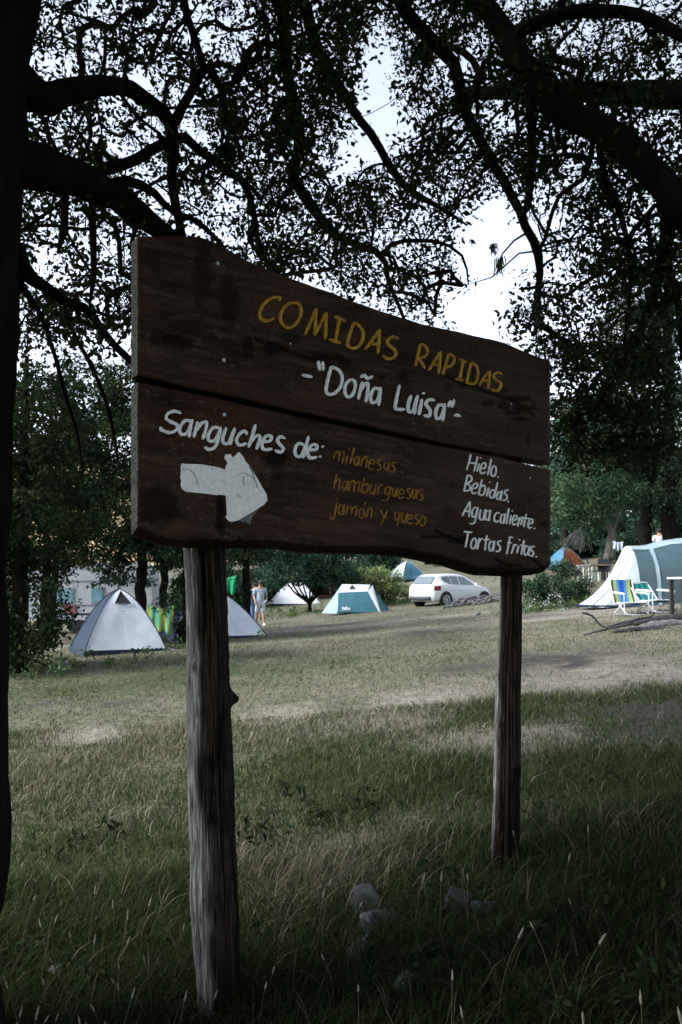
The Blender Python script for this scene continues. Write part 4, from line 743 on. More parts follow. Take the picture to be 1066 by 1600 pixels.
# logs of the dead fire at the right
GREYLOG = mat('dead_wood', (.10, .098, .105), .95, .55, 10, .8, stretch=(1, 1, 1)); CHAR = mat('charred_wood', (.03, .03, .034), .95, .5, 12, .8)
def log(label, pts, r, m, group, name='log'):
    pts = [np.asarray(p) for p in pts]; q, rr = polyline(pts, r, .08, .12); b = M(); b.tube(q, rr, 10, jit=.22); return tag(b.build(name, m, None, smooth=True, off=pts[0]), label, 'log' if name == 'log' else 'branch', group)
def gp(px, py, Y, dz=0): return at(px, py, Y) + np.array([0, 0, dz])
log('thickest grey log of the pile below the beach chairs', [gp(1000, 981, 15.4), gp(1030, 977, 15.5), gp(1100, 976, 15.6), gp(1180, 975, 15.7)], [.05, .10, .12, .12], GREYLOG, 'log pile at the right')
log('dark upper log lying behind the thickest log of the pile', [gp(990, 975, 15.9), gp(1020, 970, 15.9), gp(1060, 966, 15.9), gp(1130, 962, 16)], [.04, .08, .10, .1], CHAR, 'log pile at the right')
log('slim dark log in front of the thickest log of the pile', [gp(958, 987, 15.2), gp(1000, 984, 15.2), gp(1070, 986, 15.2)], [.03, .05, .06], CHAR, 'log pile at the right')
for i, (lab, pts) in enumerate([('long thin branch reaching left from the log pile across the grass', [(912, 992), (945, 984), (990, 974)]), ('crooked dark branch standing off the left end of the log pile', [(910, 958), (925, 962), (940, 978), (960, 982)]), ('short forked twig leaning on the log pile below the chairs', [(940, 986), (975, 975), (1000, 966)]), ('thin bent branch on top of the log pile', [(950, 980), (985, 970), (1020, 962), (1022, 955)])]):
    log(lab, [gp(x, y, 15.3 + .1 * i, .0) for x, y in pts], np.linspace(.012, .028, len(pts)) if i % 2 == 0 else np.linspace(.022, .012, len(pts)), CHAR, 'dead branches of the log pile', 'branch')

# ---- white hatchback
def car(label, loc, rz, paint, group=None, name='parked_car'):
    t = thing(name, label, 'car', loc, rz, group)
    S = np.array([(0, .46, .78, .84, .70, .66, .56), (.04, .30, .84, .90, .80, .76, .62), (.10, .24, .90, 1.0, .83, .80, .64), (.30, .22, .95, 1.22, .86, .83, .62), (.48, .21, .965, 1.385, .865, .84, .60), (.62, .2, .97, 1.425, .87, .845, .60), (1.0, .2, .97, 1.455, .87, .845, .60), (1.5, .2, .955, 1.465, .87, .845, .605), (2.0, .2, .94, 1.43, .87, .845, .605), (2.4, .2, .93, 1.32, .87, .84, .605), (2.75, .2, .92, 1.16, .87, .835, .62), (3.05, .2, .905, .985, .865, .825, .66), (3.3, .2, .87, .92, .86, .80, .64), (3.6, .2, .79, .84, .84, .76, .6), (3.82, .24, .66, .72, .77, .68, .52), (3.95, .34, .54, .58, .62, .56, .42)])
    xx = np.linspace(0, 3.95, 60); I = np.array([np.interp(xx, S[:, 0], S[:, k]) for k in range(1, 7)]).T
    def sec(r):
        zb, zk, zr, wl, wk, wr = r; h = [(0, zb), (wl * .86, zb), (wl * .98, zb + .10), (wl, zb + .28 * (zk - zb) + .04), (wl, zb + .62 * (zk - zb)), (wl * .985, zb + .8 * (zk - zb)), (wk, zk), (wk * .985, zk + .02 * (zr - zk)), (wr + .03, zr - .12 * (zr - zk) - .02), (wr, zr - .02), (wr * .8, zr + .004), (0, zr + .016)]
        return h + [(-y, z) for y, z in h[-2:0:-1]]
    b = M(); P = np.array([[(x, y, z) for y, z in sec(r)] for x, r in zip(xx, I)]); P = np.concatenate([P, P[:, :1]], axis=1); b.grid(P, flip=True)
    b.add(P[0, :-1], [tuple(range(P.shape[1] - 1))]); b.add(P[-1, :-1], [tuple(range(P.shape[1] - 1))[::-1]]); b.build('body', paint, t, smooth=True)
    GL = mat('car_glass', (.10, .14, .16), .08, .1, 3, spec=.8); RED = mat('tail_light', (.20, .02, .02), .25, .2, 10)
    def r_at(x): return [np.interp(x, S[:, 0], S[:, k]) for k in range(1, 7)]
    def side(x, v, s, o=.012):
        zb, zk, zr, wl, wk, wr = r_at(x); z0, z1 = zk + .03, zr - .10; z = z0 + (z1 - z0) * v; y = np.interp((z - zk) / max(zr - zk, .05), [0, .86], [wk * .985, wr + .03]); return (x, s * (y + o), z)
    for s in (-1, 1):
        for xa, xb, cut0, cut1 in ((.62, 1.12, .55, 0), (1.16, 1.62, 0, 0), (1.68, 2.72, 0, .0)):
            b = M(); X = np.linspace(xa, xb, 9); Pn = []
            for i, x in enumerate(X):
                vmax = 1.0 if xb < 2 else float(np.clip((2.9 - x) / .75, .05, 1)); v0 = cut0 * (1 - i / 8) ** 2
                Pn.append([side(x, v0 + (vmax - v0) * k / 5, s) for k in range(6)])
            b.grid(Pn, flip=(s > 0)); b.build('window', GL, t, smooth=True)
        b = M(); b.box((2.62, s * .93, 1.0), (.10, .16, .12)); b.build('mirror', paint, t)
        b = M(); b.grid([[(x, s * (np.interp(x, S[:, 0], S[:, 4]) * f + .012), z) for f, z in ((.99, .72), (1.0, .78), (1.0, .86), (.975, .93))] for x in (.05, .14, .26, .42)], flip=(s > 0)); b.build('tail_light', RED, t)
        for x in (.74, 3.22):
            a = M(); a.tube([(x, s * .80, .32), (x, s * .883, .32)], .375, 22); a.build('wheel_arch', BLACK, t)
            wv = M(); wv.tube([(x, s * .70, .30), (x, s * .72, .30), (x, s * .885, .30), (x, s * .90, .30)], [.27, .305, .305, .28], 24); wo_ = wv.build('wheel', mat('tyre', (.018, .018, .02), .85), t)
            rm = M(); rm.tube([(x, s * .895, .30), (x, s * .91, .30)], [.05, .05], 10)
            for k in range(7): a_ = k * 2 * math.pi / 7; rm.tube([(x + .04 * math.cos(a_), s * .905, .30 + .04 * math.sin(a_)), (x + .20 * math.cos(a_), s * .905, .30 + .20 * math.sin(a_))], [.022, .03], 6)
            rm.tube([(x + .205 * math.cos(u), s * .905, .30 + .205 * math.sin(u)) for u in np.linspace(0, 2 * math.pi, 22)], .018, 6); rm.build('rim', mat('alloy', (.45, .47, .50), .35, .1, 5, metal=.5), wo_)
    b = M(); b.grid([[(.115 - .012 + .0, -.60, .99), (.30 - .02, -.57, 1.20), (.43 - .015, -.54, 1.33)], [(.115 - .03, 0, .99), (.30 - .03, 0, 1.20), (.43 - .03, 0, 1.33)], [(.115 - .012, .60, .99), (.30 - .02, .57, 1.20), (.43 - .015, .54, 1.33)]]); o = b.build('rear_window', GL, t); o.location = (-.03, 0, .03)
    b = M(); b.tube([(-.01, -.62, .38), (-.03, 0, .37), (-.01, .62, .38)], .09, 8); b.build('bumper_strip', mat('dark_bumper', (.04, .05, .06), .6), t)
    b = M(); b.box((-.005, 0, .80), (.03, .5, .05)); b.build('tailgate_trim', mat('chrome', (.4, .4, .42), .3, .1, 5, metal=.7), t)
    b = M(); b.grid([[(2.45, y, 1.315), (3.0, y * 1.08, 1.0)] for y in (-.56, 0, .56)], flip=True); o = b.build('windscreen', GL, t); o.location.z = .015
    return t
WCAR = mat('white_car_paint', (.60, .62, .64), .3, .03, 2, spec=.4, coat=.3)
cw_ = ground(664, 37.2); car('white hatchback parked beyond the teal tent, seen from behind', cw_ + [-.2, 0, .0], R(38), WCAR)
DCAR = mat('dark_car_paint', (.02, .026, .035), .3, .1, 2, coat=.4)
car('dark car parked far behind the white hatchback', ground(664, 66, .0), R(20), DCAR)
# dead branches lying by the car
gb = ground(735, 33)
for i in range(16):
    x0 = rng.uniform(690, 770); Y = rng.uniform(31.5, 33.5); p = ground(x0, Y); a = rng.uniform(-.9, .9); L = rng.uniform(.5, 1.5); d = np.array([math.cos(a), math.sin(a), 0]) * L
    q, r = polyline([p + [0, 0, .06], p + d * .5 + [0, 0, rng.uniform(.12, .38)], p + d + [0, 0, rng.uniform(.05, .30)]], [.05, .045, .02], .1, .3); b = M(); b.tube(q, r, 6, jit=.3); tag(b.build('branch', GREYLOG, None, off=p), 'dead grey branch in the heap lying beside the white hatchback', 'branch', 'heap of dead branches by the car')

# ---- caravan behind the left tent, seen through the leaves
g = ground(150, 29, .0); t = thing('caravan', 'white caravan with two bluish windows behind the silver dome tent', 'caravan', g, R(4))
CW = mat('caravan_white', (.36, .39, .43), .5, .06, 2)
b = M(); prof = [(-2.0, .45), (-2.1, 1.0), (-2.05, 1.9), (-1.8, 2.35), (1.7, 2.4), (2.0, 2.1), (2.1, 1.2), (2.0, .45)]
b.add([(x, -1.0, z) for x, z in prof] + [(x, 1.0, z) for x, z in prof], [tuple(range(8)), tuple(range(15, 7, -1))] + [(i, 8 + i, 8 + (i + 1) % 8, (i + 1) % 8) for i in range(8)]); b.build('body', CW, t)
CGL = mat('caravan_glass', (.12, .24, .30), .2, .35, 3)
for x, w_, z in ((-.95, .95, 1.28), (.28, .45, 1.30)):
    b = M(); b.box((x, -1.012, z), (w_, .03, .55)); f = b.build('window', mat('frame_grey', (.3, .33, .36), .5), t); b = M(); b.box((x, -1.035, z), (w_ - .09, .02, .46)); b.build('pane', CGL, f)
b = M(); b.box((0, -1.01, 1.75), (4.0, .018, .018)); b.box((0, -1.01, .95), (4.0, .018, .03)); b.box((.95, -1.015, 1.6), (.03, .03, 1.4)); b.build('trim', mat('trim_grey', (.10, .12, .15), .5), t)
for x in (-.4, .4): b = M(); b.tube([(x, -.98, .3), (x, -.82, .3)], .3, 18); b.build('wheel', BLACK, t)
b = M(); b.box((0, 0, .40), (3.4, 1.6, .12)); b.build('chassis', BLACK, t)
# camp table with things on it, left of the tent
g = ground(108, 24); t = thing('folding_table', 'dark folding table under the trees left of the silver tent', 'table', g, R(6)); b = M(); b.box((0, 0, .72), (1.3, .7, .04)); b.build('tabletop', NAVY, t)
for x in (-.58, .58):
    for y in (-.3, .3): b = M(); b.tube([(x, y, 0), (x, y, .7)], .018, 6); b.build('leg', ALU, t)
p = g + [.1, -.1, .74]; b = M(); b.box((0, 0, .11), (.34, .24, .22), taper=.9); b.box((0, 0, .235), (.36, .26, .03)); tag(b.build('cool_box', mat('pink_plastic', (.35, .12, .14), .5), None), 'pinkish cool box standing on the dark folding table', 'cool box').location = tuple(p)
# cloths hung to dry
def cloth(name, label, p0, p1, h, stripes, group=None, cat='cloth'):
    p0, p1 = np.array(p0), np.array(p1); L = np.linalg.norm(p1 - p0); n = 26; b = M(); k = len(stripes)
    P = []
    for i in range(n * 2 + 1):
        u = i / (n * 2); q = p0 * (1 - u) + p1 * u; q[2] -= .10 * L * math.sin(u * math.pi); P.append([q + np.array([.02 * math.sin(u * 9 + v * 2), .05 * math.sin(u * 20 + v * 1.2) * (.3 + v), -h * v * (1 - .10 * math.sin(u * 13))]) for v in np.linspace(0, 1, 8)])
    P = np.array(P)
    for i in range(k):
        a, c = int(i * 2 * n / k), int((i + 1) * 2 * n / k); b.grid(P[a:c + 1], i)
    o = b.build(name, [s for s in stripes], None, smooth=True, off=p0); sol = o.modifiers.new('thick', 'SOLIDIFY'); sol.thickness = .006; return tag(o, label, cat, group)
def dyed(name):
    m, t_, b_ = newmat(name); N = t_.nodes; L = t_.links; tc = N.new('ShaderNodeTexCoord'); mp = N.new('ShaderNodeMapping'); mp.inputs['Scale'].default_value = (1, 1, .28); L.new(tc.outputs['Object'], mp.inputs[0])
    no = N.new('ShaderNodeTexNoise'); no.inputs['Scale'].default_value = 5; no.inputs['Detail'].default_value = 5; no.inputs['Distortion'].default_value = .8; L.new(mp.outputs[0], no.inputs[0]); rp = N.new('ShaderNodeValToRGB'); L.new(no.outputs[0], rp.inputs[0])
    for i, (p_, c_) in enumerate([(.3, (.03, .10, .30)), (.42, (.03, .24, .26)), (.5, (.10, .28, .06)), (.58, (.36, .36, .05)), (.68, (.03, .18, .34))]):
        e = rp.color_ramp.elements[i] if i < 2 else rp.color_ramp.elements.new(p_); e.position = p_; e.color = (*c_, 1)
    L.new(rp.outputs[0], b_.inputs['Base Color']); b_.inputs['Roughness'].default_value = .85; return m
yG = fabric('lime_dye', (.20, .34, .06), .4); bD = fabric('blue_dye', (.03, .20, .36), .4); gD = fabric('sea_green_dye', (.04, .26, .20), .4); yD = fabric('yellow_dye', (.42, .40, .07), .3)
cloth('hanging_cloth', 'tie-dyed yellow, green and blue cloth hung between two trunks right of the silver tent', at(229, 944, 21.0), at(271, 946, 20.6), .62, [dyed('tie_dye')])
cloth('towel', 'pale blue towel hanging on the trees beside the near sign post', at(281, 962, 21.0), at(289, 962, 21.0), .36, [fabric('pale_blue_towel', (.40, .50, .62), .3)], cat='towel')
cloth('tarp', 'bright green tarp hanging behind the tent at the near sign post', at(340, 898, 29.0), at(369, 899, 28.5), .58, [GREENF], cat='tarp')
# far tables and chairs beyond the dark bush
def far_table(label, g, rz, top):
    t = thing('camping_table', label, 'table', g, rz); b = M(); b.box((0, 0, .70), (.9, .6, .05)); b.build('tabletop', top, t)
    for x in (-.4, .4):
        for y in (-.25, .25): b = M(); b.tube([(x, y, 0), (x * .9, y * .9, .7)], .02, 6); b.build('leg', ALU, t)
def far_chair(label, g, rz, m):
    t = thing('camping_chair', label, 'chair', g, rz, 'camping chairs beyond the dark bush'); b = M(); b.box((0, 0, .42), (.48, .45, .04)); b.build('seat', m, t); b = M(); b.box((0, .24, .70), (.48, .04, .5), rx=R(-8)); b.build('backrest', m, t)
    for x in (-.21, .21):
        for y in (-.2, .2): b = M(); b.tube([(x, y, 0), (x, y, .42)], .018, 6); b.build('leg', ALU, t)
far_table('pale camping table on the dry grass left of the tunnel tent', ground(921, 36), R(10), mat('pale_top', (.40, .46, .52), .5)); far_chair('dark blue camping chair at the right end of the pale camping table', ground(929, 36.4), R(70), NAVY); far_chair('dark camping chair in front of the leaning trunk by the white porch', ground(944, 35), R(-20), BLACKF)
far_table('small wooden camping table in front of the leaning trunk', ground(937, 35.4), R(0), mat('wood_top', (.22, .15, .11), .7))
far_table('small red-brown camping table right of the many-stemmed small tree', ground(509, 41), R(0), mat('red_brown_top', (.25, .07, .05), .7))
cloth('hanging_towel', 'red and white towel hanging right of the many-stemmed small tree', at(512, 908, 41), at(528, 906, 41.5), .55, [fabric('towel_grey', (.35, .37, .42)), fabric('towel_red', (.35, .09, .08)), fabric('towel_pale', (.5, .5, .52))], cat='towel')
cloth('hanging_sheet', 'lilac grey sheet hung up behind the bonnet of the white hatchback', at(731, 887, 56), at(750, 888, 56), 1.15, [fabric('sheet_sand', (.42, .36, .26)), fabric('sheet_lilac', (.30, .28, .38)), fabric('sheet_lilac_pale', (.34, .32, .40))], cat='sheet')
b = M(); b.box((0, 0, .45), (.60, .03, .56)); b.box((0, .02, .10), (.05, .05, .45)); tag(b.build('notice_board', PLASTIC_W, None), 'small blank white board standing beyond the front of the white hatchback', 'notice board').location = tuple(ground(758.5, 52, .75) - [0, 0, .75] + [0, 0, .55])
cloth('grey_bundle', 'pale grey sheet thrown over a branch behind the tip of the tunnel tent', at(957, 845, 28), at(974, 846, 28), .28, [GREYF], cat='sheet')
# ---- stones
def stone(label, px, py, Y, size, m, seed, group, sq=(1, 1, .75), dz=0):
    bm = bmesh.new(); bmesh.ops.create_icosphere(bm, subdivisions=4, radius=1); r = np.random.default_rng(seed); pl_ = [(lambda v: v / np.linalg.norm(v))(r.normal(size=3)) for _ in range(13)]; dd = r.uniform(.42, .80, 13)
    for v in bm.verts:
        p = np.array(v.co); k = 1.0
        for n_, d_ in zip(pl_, dd):
            s = p @ n_
            if s > 1e-6: k = min(k, d_ / s)
        p = p * k * (1 + .05 * (vnoise(p[0] * 5 + 9, p[1] * 5 + p[2] * 4, .8, seed) - .5)); v.co = p * np.array(sq) * size
    me = bpy.data.meshes.new('stone'); bm.to_mesh(me); bm.free(); me.materials.append(m); o = bpy.data.objects.new('stone', me); C.objects.link(o); x = at(px, py, Y)[0]; o.location = (x, Y, g1(x, Y) + dz); o.rotation_euler = (0, 0, r.uniform(0, 6)); return tag(o, label, 'stone', group)
ST = mat('stone_grey', (.048, .052, .06), .9, .75, 16, 1.0); ST2 = mat('stone_dark', (.028, .03, .034), .9, .6, 14, .9); ST3 = mat('stone_pale', (.2, .2, .21), .9, .3, 9, .6)
SGp = 'stones in the grass between the posts'
stone('pale grey angular stone on top of the heap between the posts', 594, 1425, 4.3, .12, ST, 3, SGp, (1.0, .9, .95), .06); stone('dark stone at the back of the heap between the posts', 576, 1398, 4.5, .14, ST2, 5, SGp, (1.1, .8, .9), .05); stone('wide grey stone at the bottom of the heap between the posts', 568, 1440, 4.15, .11, ST, 9, SGp, (1.2, .9, .7), .04)
stone('rounded mossy stone lying in front of the heap', 634, 1475, 3.72, .075, mat('mossy_stone', (.07, .085, .06), .95, .5, 9, .6), 12, SGp, (1.1, .9, .7), .05); stone('dark stone half hidden in grass left of the far post', 715, 1410, 4.35, .12, ST2, 15, SGp, (1.2, .9, .7), .06); stone('small grey stone right of the half hidden dark stone', 755, 1420, 4.3, .07, ST, 19, SGp, (1.2, .9, .8), .03)
stone('small pale stone in the shaded grass at the lower left', 92, 1364, 4.3, .05, ST3, 22, SGp, (1.2, .9, .7), .05); stone('small pale stone on the grass left of the silver tent', 100, 1031, 16.5, .12, ST3, 25, SGp, (1.4, .9, .6), .03); stone('dark stone lying alone on the dry grass below the sign', 748, 988, 25, .12, ST2, 27, SGp, (1.5, .9, .5), .02)

# ---- people
SKIN = mat('skin', (.34, .19, .13), .6, .1, 8); HAIR = mat('dark_hair', (.012, .010, .009), .6); SHIRT = fabric('grey_blue_shirt', (.26, .34, .42)); SHORT = fabric('pale_shorts', (.38, .42, .48)); JEANS = fabric('jeans', (.06, .13, .24)); JACK = fabric('dark_jacket', (.012, .018, .035)); CAPM = fabric('dark_cap', (.015, .017, .02)); SHOE = fabric('pale_shoe', (.5, .52, .55))
def skinned(name, verts, edges, rads, m, parent, root=0, sub=2):
    bm = bmesh.new(); lay = bm.verts.layers.skin.verify(); vs_ = [bm.verts.new(v) for v in verts]
    for v, r in zip(vs_, rads): v[lay].radius = (r, r) if np.isscalar(r) else r
    vs_[root][lay].use_root = True
    for a, c in edges: bm.edges.new((vs_[a], vs_[c]))
    me = bpy.data.meshes.new(name); bm.to_mesh(me); bm.free(); me.materials.append(m); o = bpy.data.objects.new(name, me); C.objects.link(o); o.parent = parent
    s = o.modifiers.new('skin', 'SKIN'); s.use_smooth_shade = True; o.modifiers.new('sub', 'SUBSURF').levels = sub; o.modifiers['sub'].render_levels = sub; return o
def person(label, loc, rz, female, stride, top, leg, shorts, cap, H=1.74, armb=.0):
    t = thing('person', label, 'person', loc, rz); k = H / 1.74; sw = .19 if not female else .165
    V = [(0, 0, .93), (0, 0, 1.10), (0, .01, 1.28), (0, .02, 1.42), (0, .0, 1.50), (0, -.015, 1.60), (0, -.015, 1.70)]; Rd = [.145, .13, (.155, .115), (.12, .09), .052, .088, .075]; E = [(0, 1), (1, 2), (2, 3), (3, 4), (4, 5), (5, 6)]
    for s in (-1, 1):
        st = stride * s; i = len(V)
        V += [(s * .09, 0, .88), (s * .10, -st * .5 - .02, .48), (s * .10, -st + (.06 if st < 0 else 0), .09), (s * .11, -st - .13 + (.06 if st < 0 else 0), .035)]; Rd += [.092, .062, .042, .038]; E += [(0, i), (i, i + 1), (i + 1, i + 2), (i + 2, i + 3)]
        i = len(V); V += [(s * sw, .02, 1.40), (s * (sw + .06), .04 + st * .15, 1.14), (s * (sw + .05), -.04 + st * .4 - armb, .93), (s * (sw + .04), -.07 + st * .45 - armb, .83)]; Rd += [.062, .046, .036, .034]; E += [(3, i), (i, i + 1), (i + 1, i + 2), (i + 2, i + 3)]
        for f in range(4):
            j = len(V); V += [(s * (sw + .04), -.10 + f * .018 + st * .45 - armb, .76 + .006 * abs(f - 1.5))]; Rd += [.010]; E += [(i + 3, j)]
        j = len(V); V += [(s * (sw + .01), -.11 + st * .45 - armb, .81)]; Rd += [.011]; E += [(i + 3, j)]
    V = [tuple(c * k for c in v) for v in V]; sc_ = lambda r: r * k if np.isscalar(r) else tuple(q * k for q in r)
    skinned('body', V, E, [sc_(r) for r in Rd], SKIN, t)
    # clothes over the same joints
    ns = 4 + 4 + 5
    lb = 7; la = 11; rb_ = 7 + 13; ra = rb_ + 4
    tv = [0, 1, 2, 3, la, la + 1, ra, ra + 1] + ([la + 2, ra + 2] if female else [])
    mp = {v: i for i, v in enumerate(tv)}; grow_ = {0: .175, 1: .168, 2: (.185, .145), 3: (.135, .105), la: .082, ra: .082, la + 1: .068, ra + 1: .068, la + 2: .05, ra + 2: .05}
    te = [(mp[a], mp[c]) for a, c in [(0, 1), (1, 2), (2, 3), (3, la), (la, la + 1), (3, ra), (ra, ra + 1)] + ([(la + 1, la + 2), (ra + 1, ra + 2)] if female else [])]
    skinned('jacket' if female else 'shirt', [V[v] for v in tv], te, [sc_(grow_[v]) for v in tv], top, t, 1)
    lv = [0, lb, lb + 1, rb_, rb_ + 1] + ([] if shorts else [lb + 2, rb_ + 2]); mp = {v: i for i, v in enumerate(lv)}
    le = [(mp[a], mp[c]) for a, c in [(0, lb), (lb, lb + 1), (0, rb_), (rb_, rb_ + 1)] + ([] if shorts else [(lb + 1, lb + 2), (rb_ + 1, rb_ + 2)])]; gl = {0: .16, lb: .115, rb_: .115, lb + 1: .095 if shorts else .08, rb_ + 1: .095 if shorts else .08, lb + 2: .062, rb_ + 2: .062}
    skinned('shorts' if shorts else 'trousers', [V[v] for v in lv], le, [sc_(gl[v]) for v in lv], leg, t, 0)
    for a in (lb, rb_): p, q = np.array(V[a + 2]), np.array(V[a + 3]); b = M(); b.tube([p + [0, .05, -.05], p + [0, 0, -.045], q + [0, 0, .005], q + [0, -.06, 0]], [.045, .055, .052, .03], 10); b.build('shoe', SHOE, t, smooth=True)
    hc = np.array(V[5]) + [0, .012, .03]; bm = bmesh.new(); bmesh.ops.create_uvsphere(bm, u_segments=20, v_segments=14, radius=1)
    for v in bm.verts:
        p = np.array(v.co); lo = -.25 if not female else -1.0
        if p[2] < lo or (p[1] < -.35 and p[2] < .35): p = p * .80
        if female and p[2] < -.2 and p[1] > 0: p = p * [1, 1, 1.9]
        v.co = hc + p * np.array([.100, .118, .115]) * k
    me = bpy.data.meshes.new('hair'); bm.to_mesh(me); bm.free(); me.materials.append(HAIR); o = bpy.data.objects.new('hair', me); C.objects.link(o); o.parent = t
    f = M(); h = np.array(V[5])
    for s in (-1, 1): f.box(h + [s * .032, -.088, .02], (.018, .012, .010))
    f.box(h + [0, -.088, -.045], (.045, .01, .010)); f.build('face_features', HAIR, t); f = M(); f.tube([h + [0, -.085, .02], h + [0, -.112, -.012]], [.008, .016], 6)
    for s in (-1, 1): f.tube([h + [s * .088, .01, .03], h + [s * .092, .012, -.015]], .016, 6)
    f.build('nose_and_ears', SKIN, t)
    if cap:
        b = M(); b.tube([hc + [0, 0, .02], hc + [0, 0, .07], hc + [0, 0, .115], hc + [0, 0, .132]], [.113, .112, .075, .02], 16); b.tube([hc + [0, -.07, .03], hc + [0, -.16, .022], hc + [0, -.205, .012]], [.08, .07, .03], 12); o = b.build('cap', CAPM, t, smooth=True)
    if not female:
        b = M(); b.tube([(0, -.155 * k, 1.21 * k), (0, -.162 * k, 1.21 * k)], .075, 14); b.build('shirt_print', fabric('pale_print', (.5, .48, .44)), t)
    return t
pm = ground(407, 32.5); person('man in a dark cap, grey-blue shirt and pale shorts walking behind the tents', pm, R(20), False, .20, SHIRT, SHORT, True, True, 1.76, .06)
pw = ground(400, 33.0); person('woman in a dark jacket and jeans walking close beside the man', pw + [-.05, 0, 0], R(15), True, -.18, JACK, JEANS, False, False, 1.66)
far = ground(1033, 33, .0); person('distant person in pale clothes standing behind the tunnel tent', far + [0, 0, .15], R(160), False, .02, fabric('pale_top', (.5, .52, .54)), fabric('grey_trousers', (.3, .33, .36)), False, False, 1.72)

# ------------------------------------------------------------------ trees of the camp site
def tree(name, label, loc, h, crown, nclump, nleaf, lsize, base, tr=.14, flat=.7, crad=.35, group=None, cat='tree', stems=None, lean=(0, 0), shell=.45, bark=None, cone=False, spread=.5, step=.3, tip=.006, up=.6):
    """crown: list of (dx, dy, z, rx, ry, rz) lobes"""
    loc = np.array(loc, float); t = thing(name, label, cat, loc, 0, group); b = M(); sk = []
    stems = stems or [[(0, 0, -.2), (lean[0] * .3, lean[1] * .3, h * .3), (lean[0] * .7, lean[1] * .7, h * .6), (lean[0], lean[1], h * .93)]]
    for s in stems:
        q, r = polyline(s, np.linspace(tr, tr * .2, len(s)), .2, .15); b.tube(q, r, 9, jit=.15); sk.append((q, r))
    cs = []
    vol = np.array([c[3] * c[4] * c[5] for c in crown]) ** .7; nn = np.maximum(4, (nclump * vol / vol.sum()).astype(int))
    for (dx, dy, z, rx, ry, rz), n in zip(crown, nn):
        d = rng.normal(size=(n, 3)); d /= np.linalg.norm(d, axis=1)[:, None]; d *= (shell + (1 - shell) * rng.random((n, 1))) ** .6
        if cone: hh = rng.random(n) ** 1.3; rr = (1 - hh) ** .8 * (.55 + .45 * rng.random(n)); a = rng.random(n) * 6.283; d = np.stack([rr * np.cos(a), rr * np.sin(a), hh * 2 - 1], axis=1)
        cs.append(np.array([dx, dy, z]) + d * np.array([rx, ry, rz]))
    cs = np.concatenate(cs); P = np.concatenate([q for q, r in sk]); Rr = np.concatenate([r for q, r in sk])
    cs[:, 2] = np.maximum(cs[:, 2], .12)
    tw = grow(P, Rr, cs, step, tip, .15)
    for q, r in tw: b.tube(q, r, 4, cap=False)
    b.build('trunk', bark or BARK, t, smooth=True)
    V, c = leaves_at(cs, crad * (.7 + .6 * rng.random(len(cs))), nleaf, lsize, flat, .5, base, spread, up); polymesh('crown', V, 4, LEAF, t, c)
    return t
DG = (.019, .032, .014); MG = (.050, .080, .030); LG = (.085, .12, .045); BG = (.03, .055, .038)
# left: shade trees round the silver tent
tree('shade_tree', 'dark bushy tree at the left whose low boughs reach the grass beside the silver tent', ground(30, 15.5), 6.4, [(0, 0, 1.2, 1.1, 1.0, 1.1), (.1, 0, 3.0, 1.3, 1.2, 1.2), (.3, 0, 4.6, 1.2, 1.1, 1.2), (-1.2, .3, 2.4, 1.1, 1, 2.2)], 420, 80, .085, DG, .2, crad=.34)
tree('shade_tree', 'dark tree with a straight black trunk directly behind the silver tent', ground(221, 21.5), 7.6, [(-.3, -.2, 3.3, 2.2, 1.5, .9), (-.9, -.3, 2.45, 1.5, 1.0, .45), (.9, 0, 2.7, 1.2, 1.2, .7), (-.6, 0, 4.9, 1.9, 1.6, 1.2), (.1, 0, 6.4, 1.4, 1.2, 1.1)], 480, 80, .095, DG, .17, crad=.36)
tree('shade_tree', 'dark tree with low drooping sprays just left of the near sign post', ground(292, 21.0), 6.0, [(0, 0, 2.6, 1.3, 1.1, .8), (-.1, 0, .9, .55, .6, .9), (-.6, 0, 3.8, 1.4, 1.2, 1.0), (.3, 0, 4.8, 1.1, 1, 1.0)], 230, 70, .085, (.026, .045, .022), .16, crad=.32, flat=.5)
tree('shade_tree', 'slim dark tree behind the left edge of the sign with sky showing through', ground(95, 22.0), 8.2, [(0, 0, 3.6, 1.5, 1.2, .8), (-.3, 0, 5.0, 1.3, 1.1, 1.0), (.5, 0, 6.6, 1.2, 1.0, 1.1)], 300, 75, .085, DG, .13, crad=.32, stems=[[(-.3, .2, -.2), (-.25, .2, 2), (.1, .1, 4.2), (.2, 0, 7.4)]])
tree('shade_tree', 'leafy dark tree filling the gap between the left trunk and the sign', ground(72, 23.5), 7.5, [(0, 0, 3.0, 2.2, 1.5, 1.1), (.6, 0, 4.6, 2.0, 1.5, 1.0), (-.4, 0, 6.2, 1.5, 1.3, 1.0)], 330, 80, .10, DG, .15, crad=.36)
tree('fir_tree', 'young dark fir with spiky drooping branches right of the near post top', ground(256, 26), 8.4, [(0, 0, 5.0, 2.2, 2.0, 3.4)], 200, 60, .12, (.025, .05, .035), .15, crad=.40, cone=True, flat=.35)
tree('shade_tree', 'broad dark tree behind the near post spreading over the second tent', ground(385, 27), 6.2, [(-.5, 0, 2.75, 1.9, 1.6, .55), (1.0, 0, 3.1, 1.7, 1.5, .8), (0, 0, 4.4, 2.2, 1.6, 1.1)], 220, 66, .10, (.035, .062, .032), .16, crad=.38)
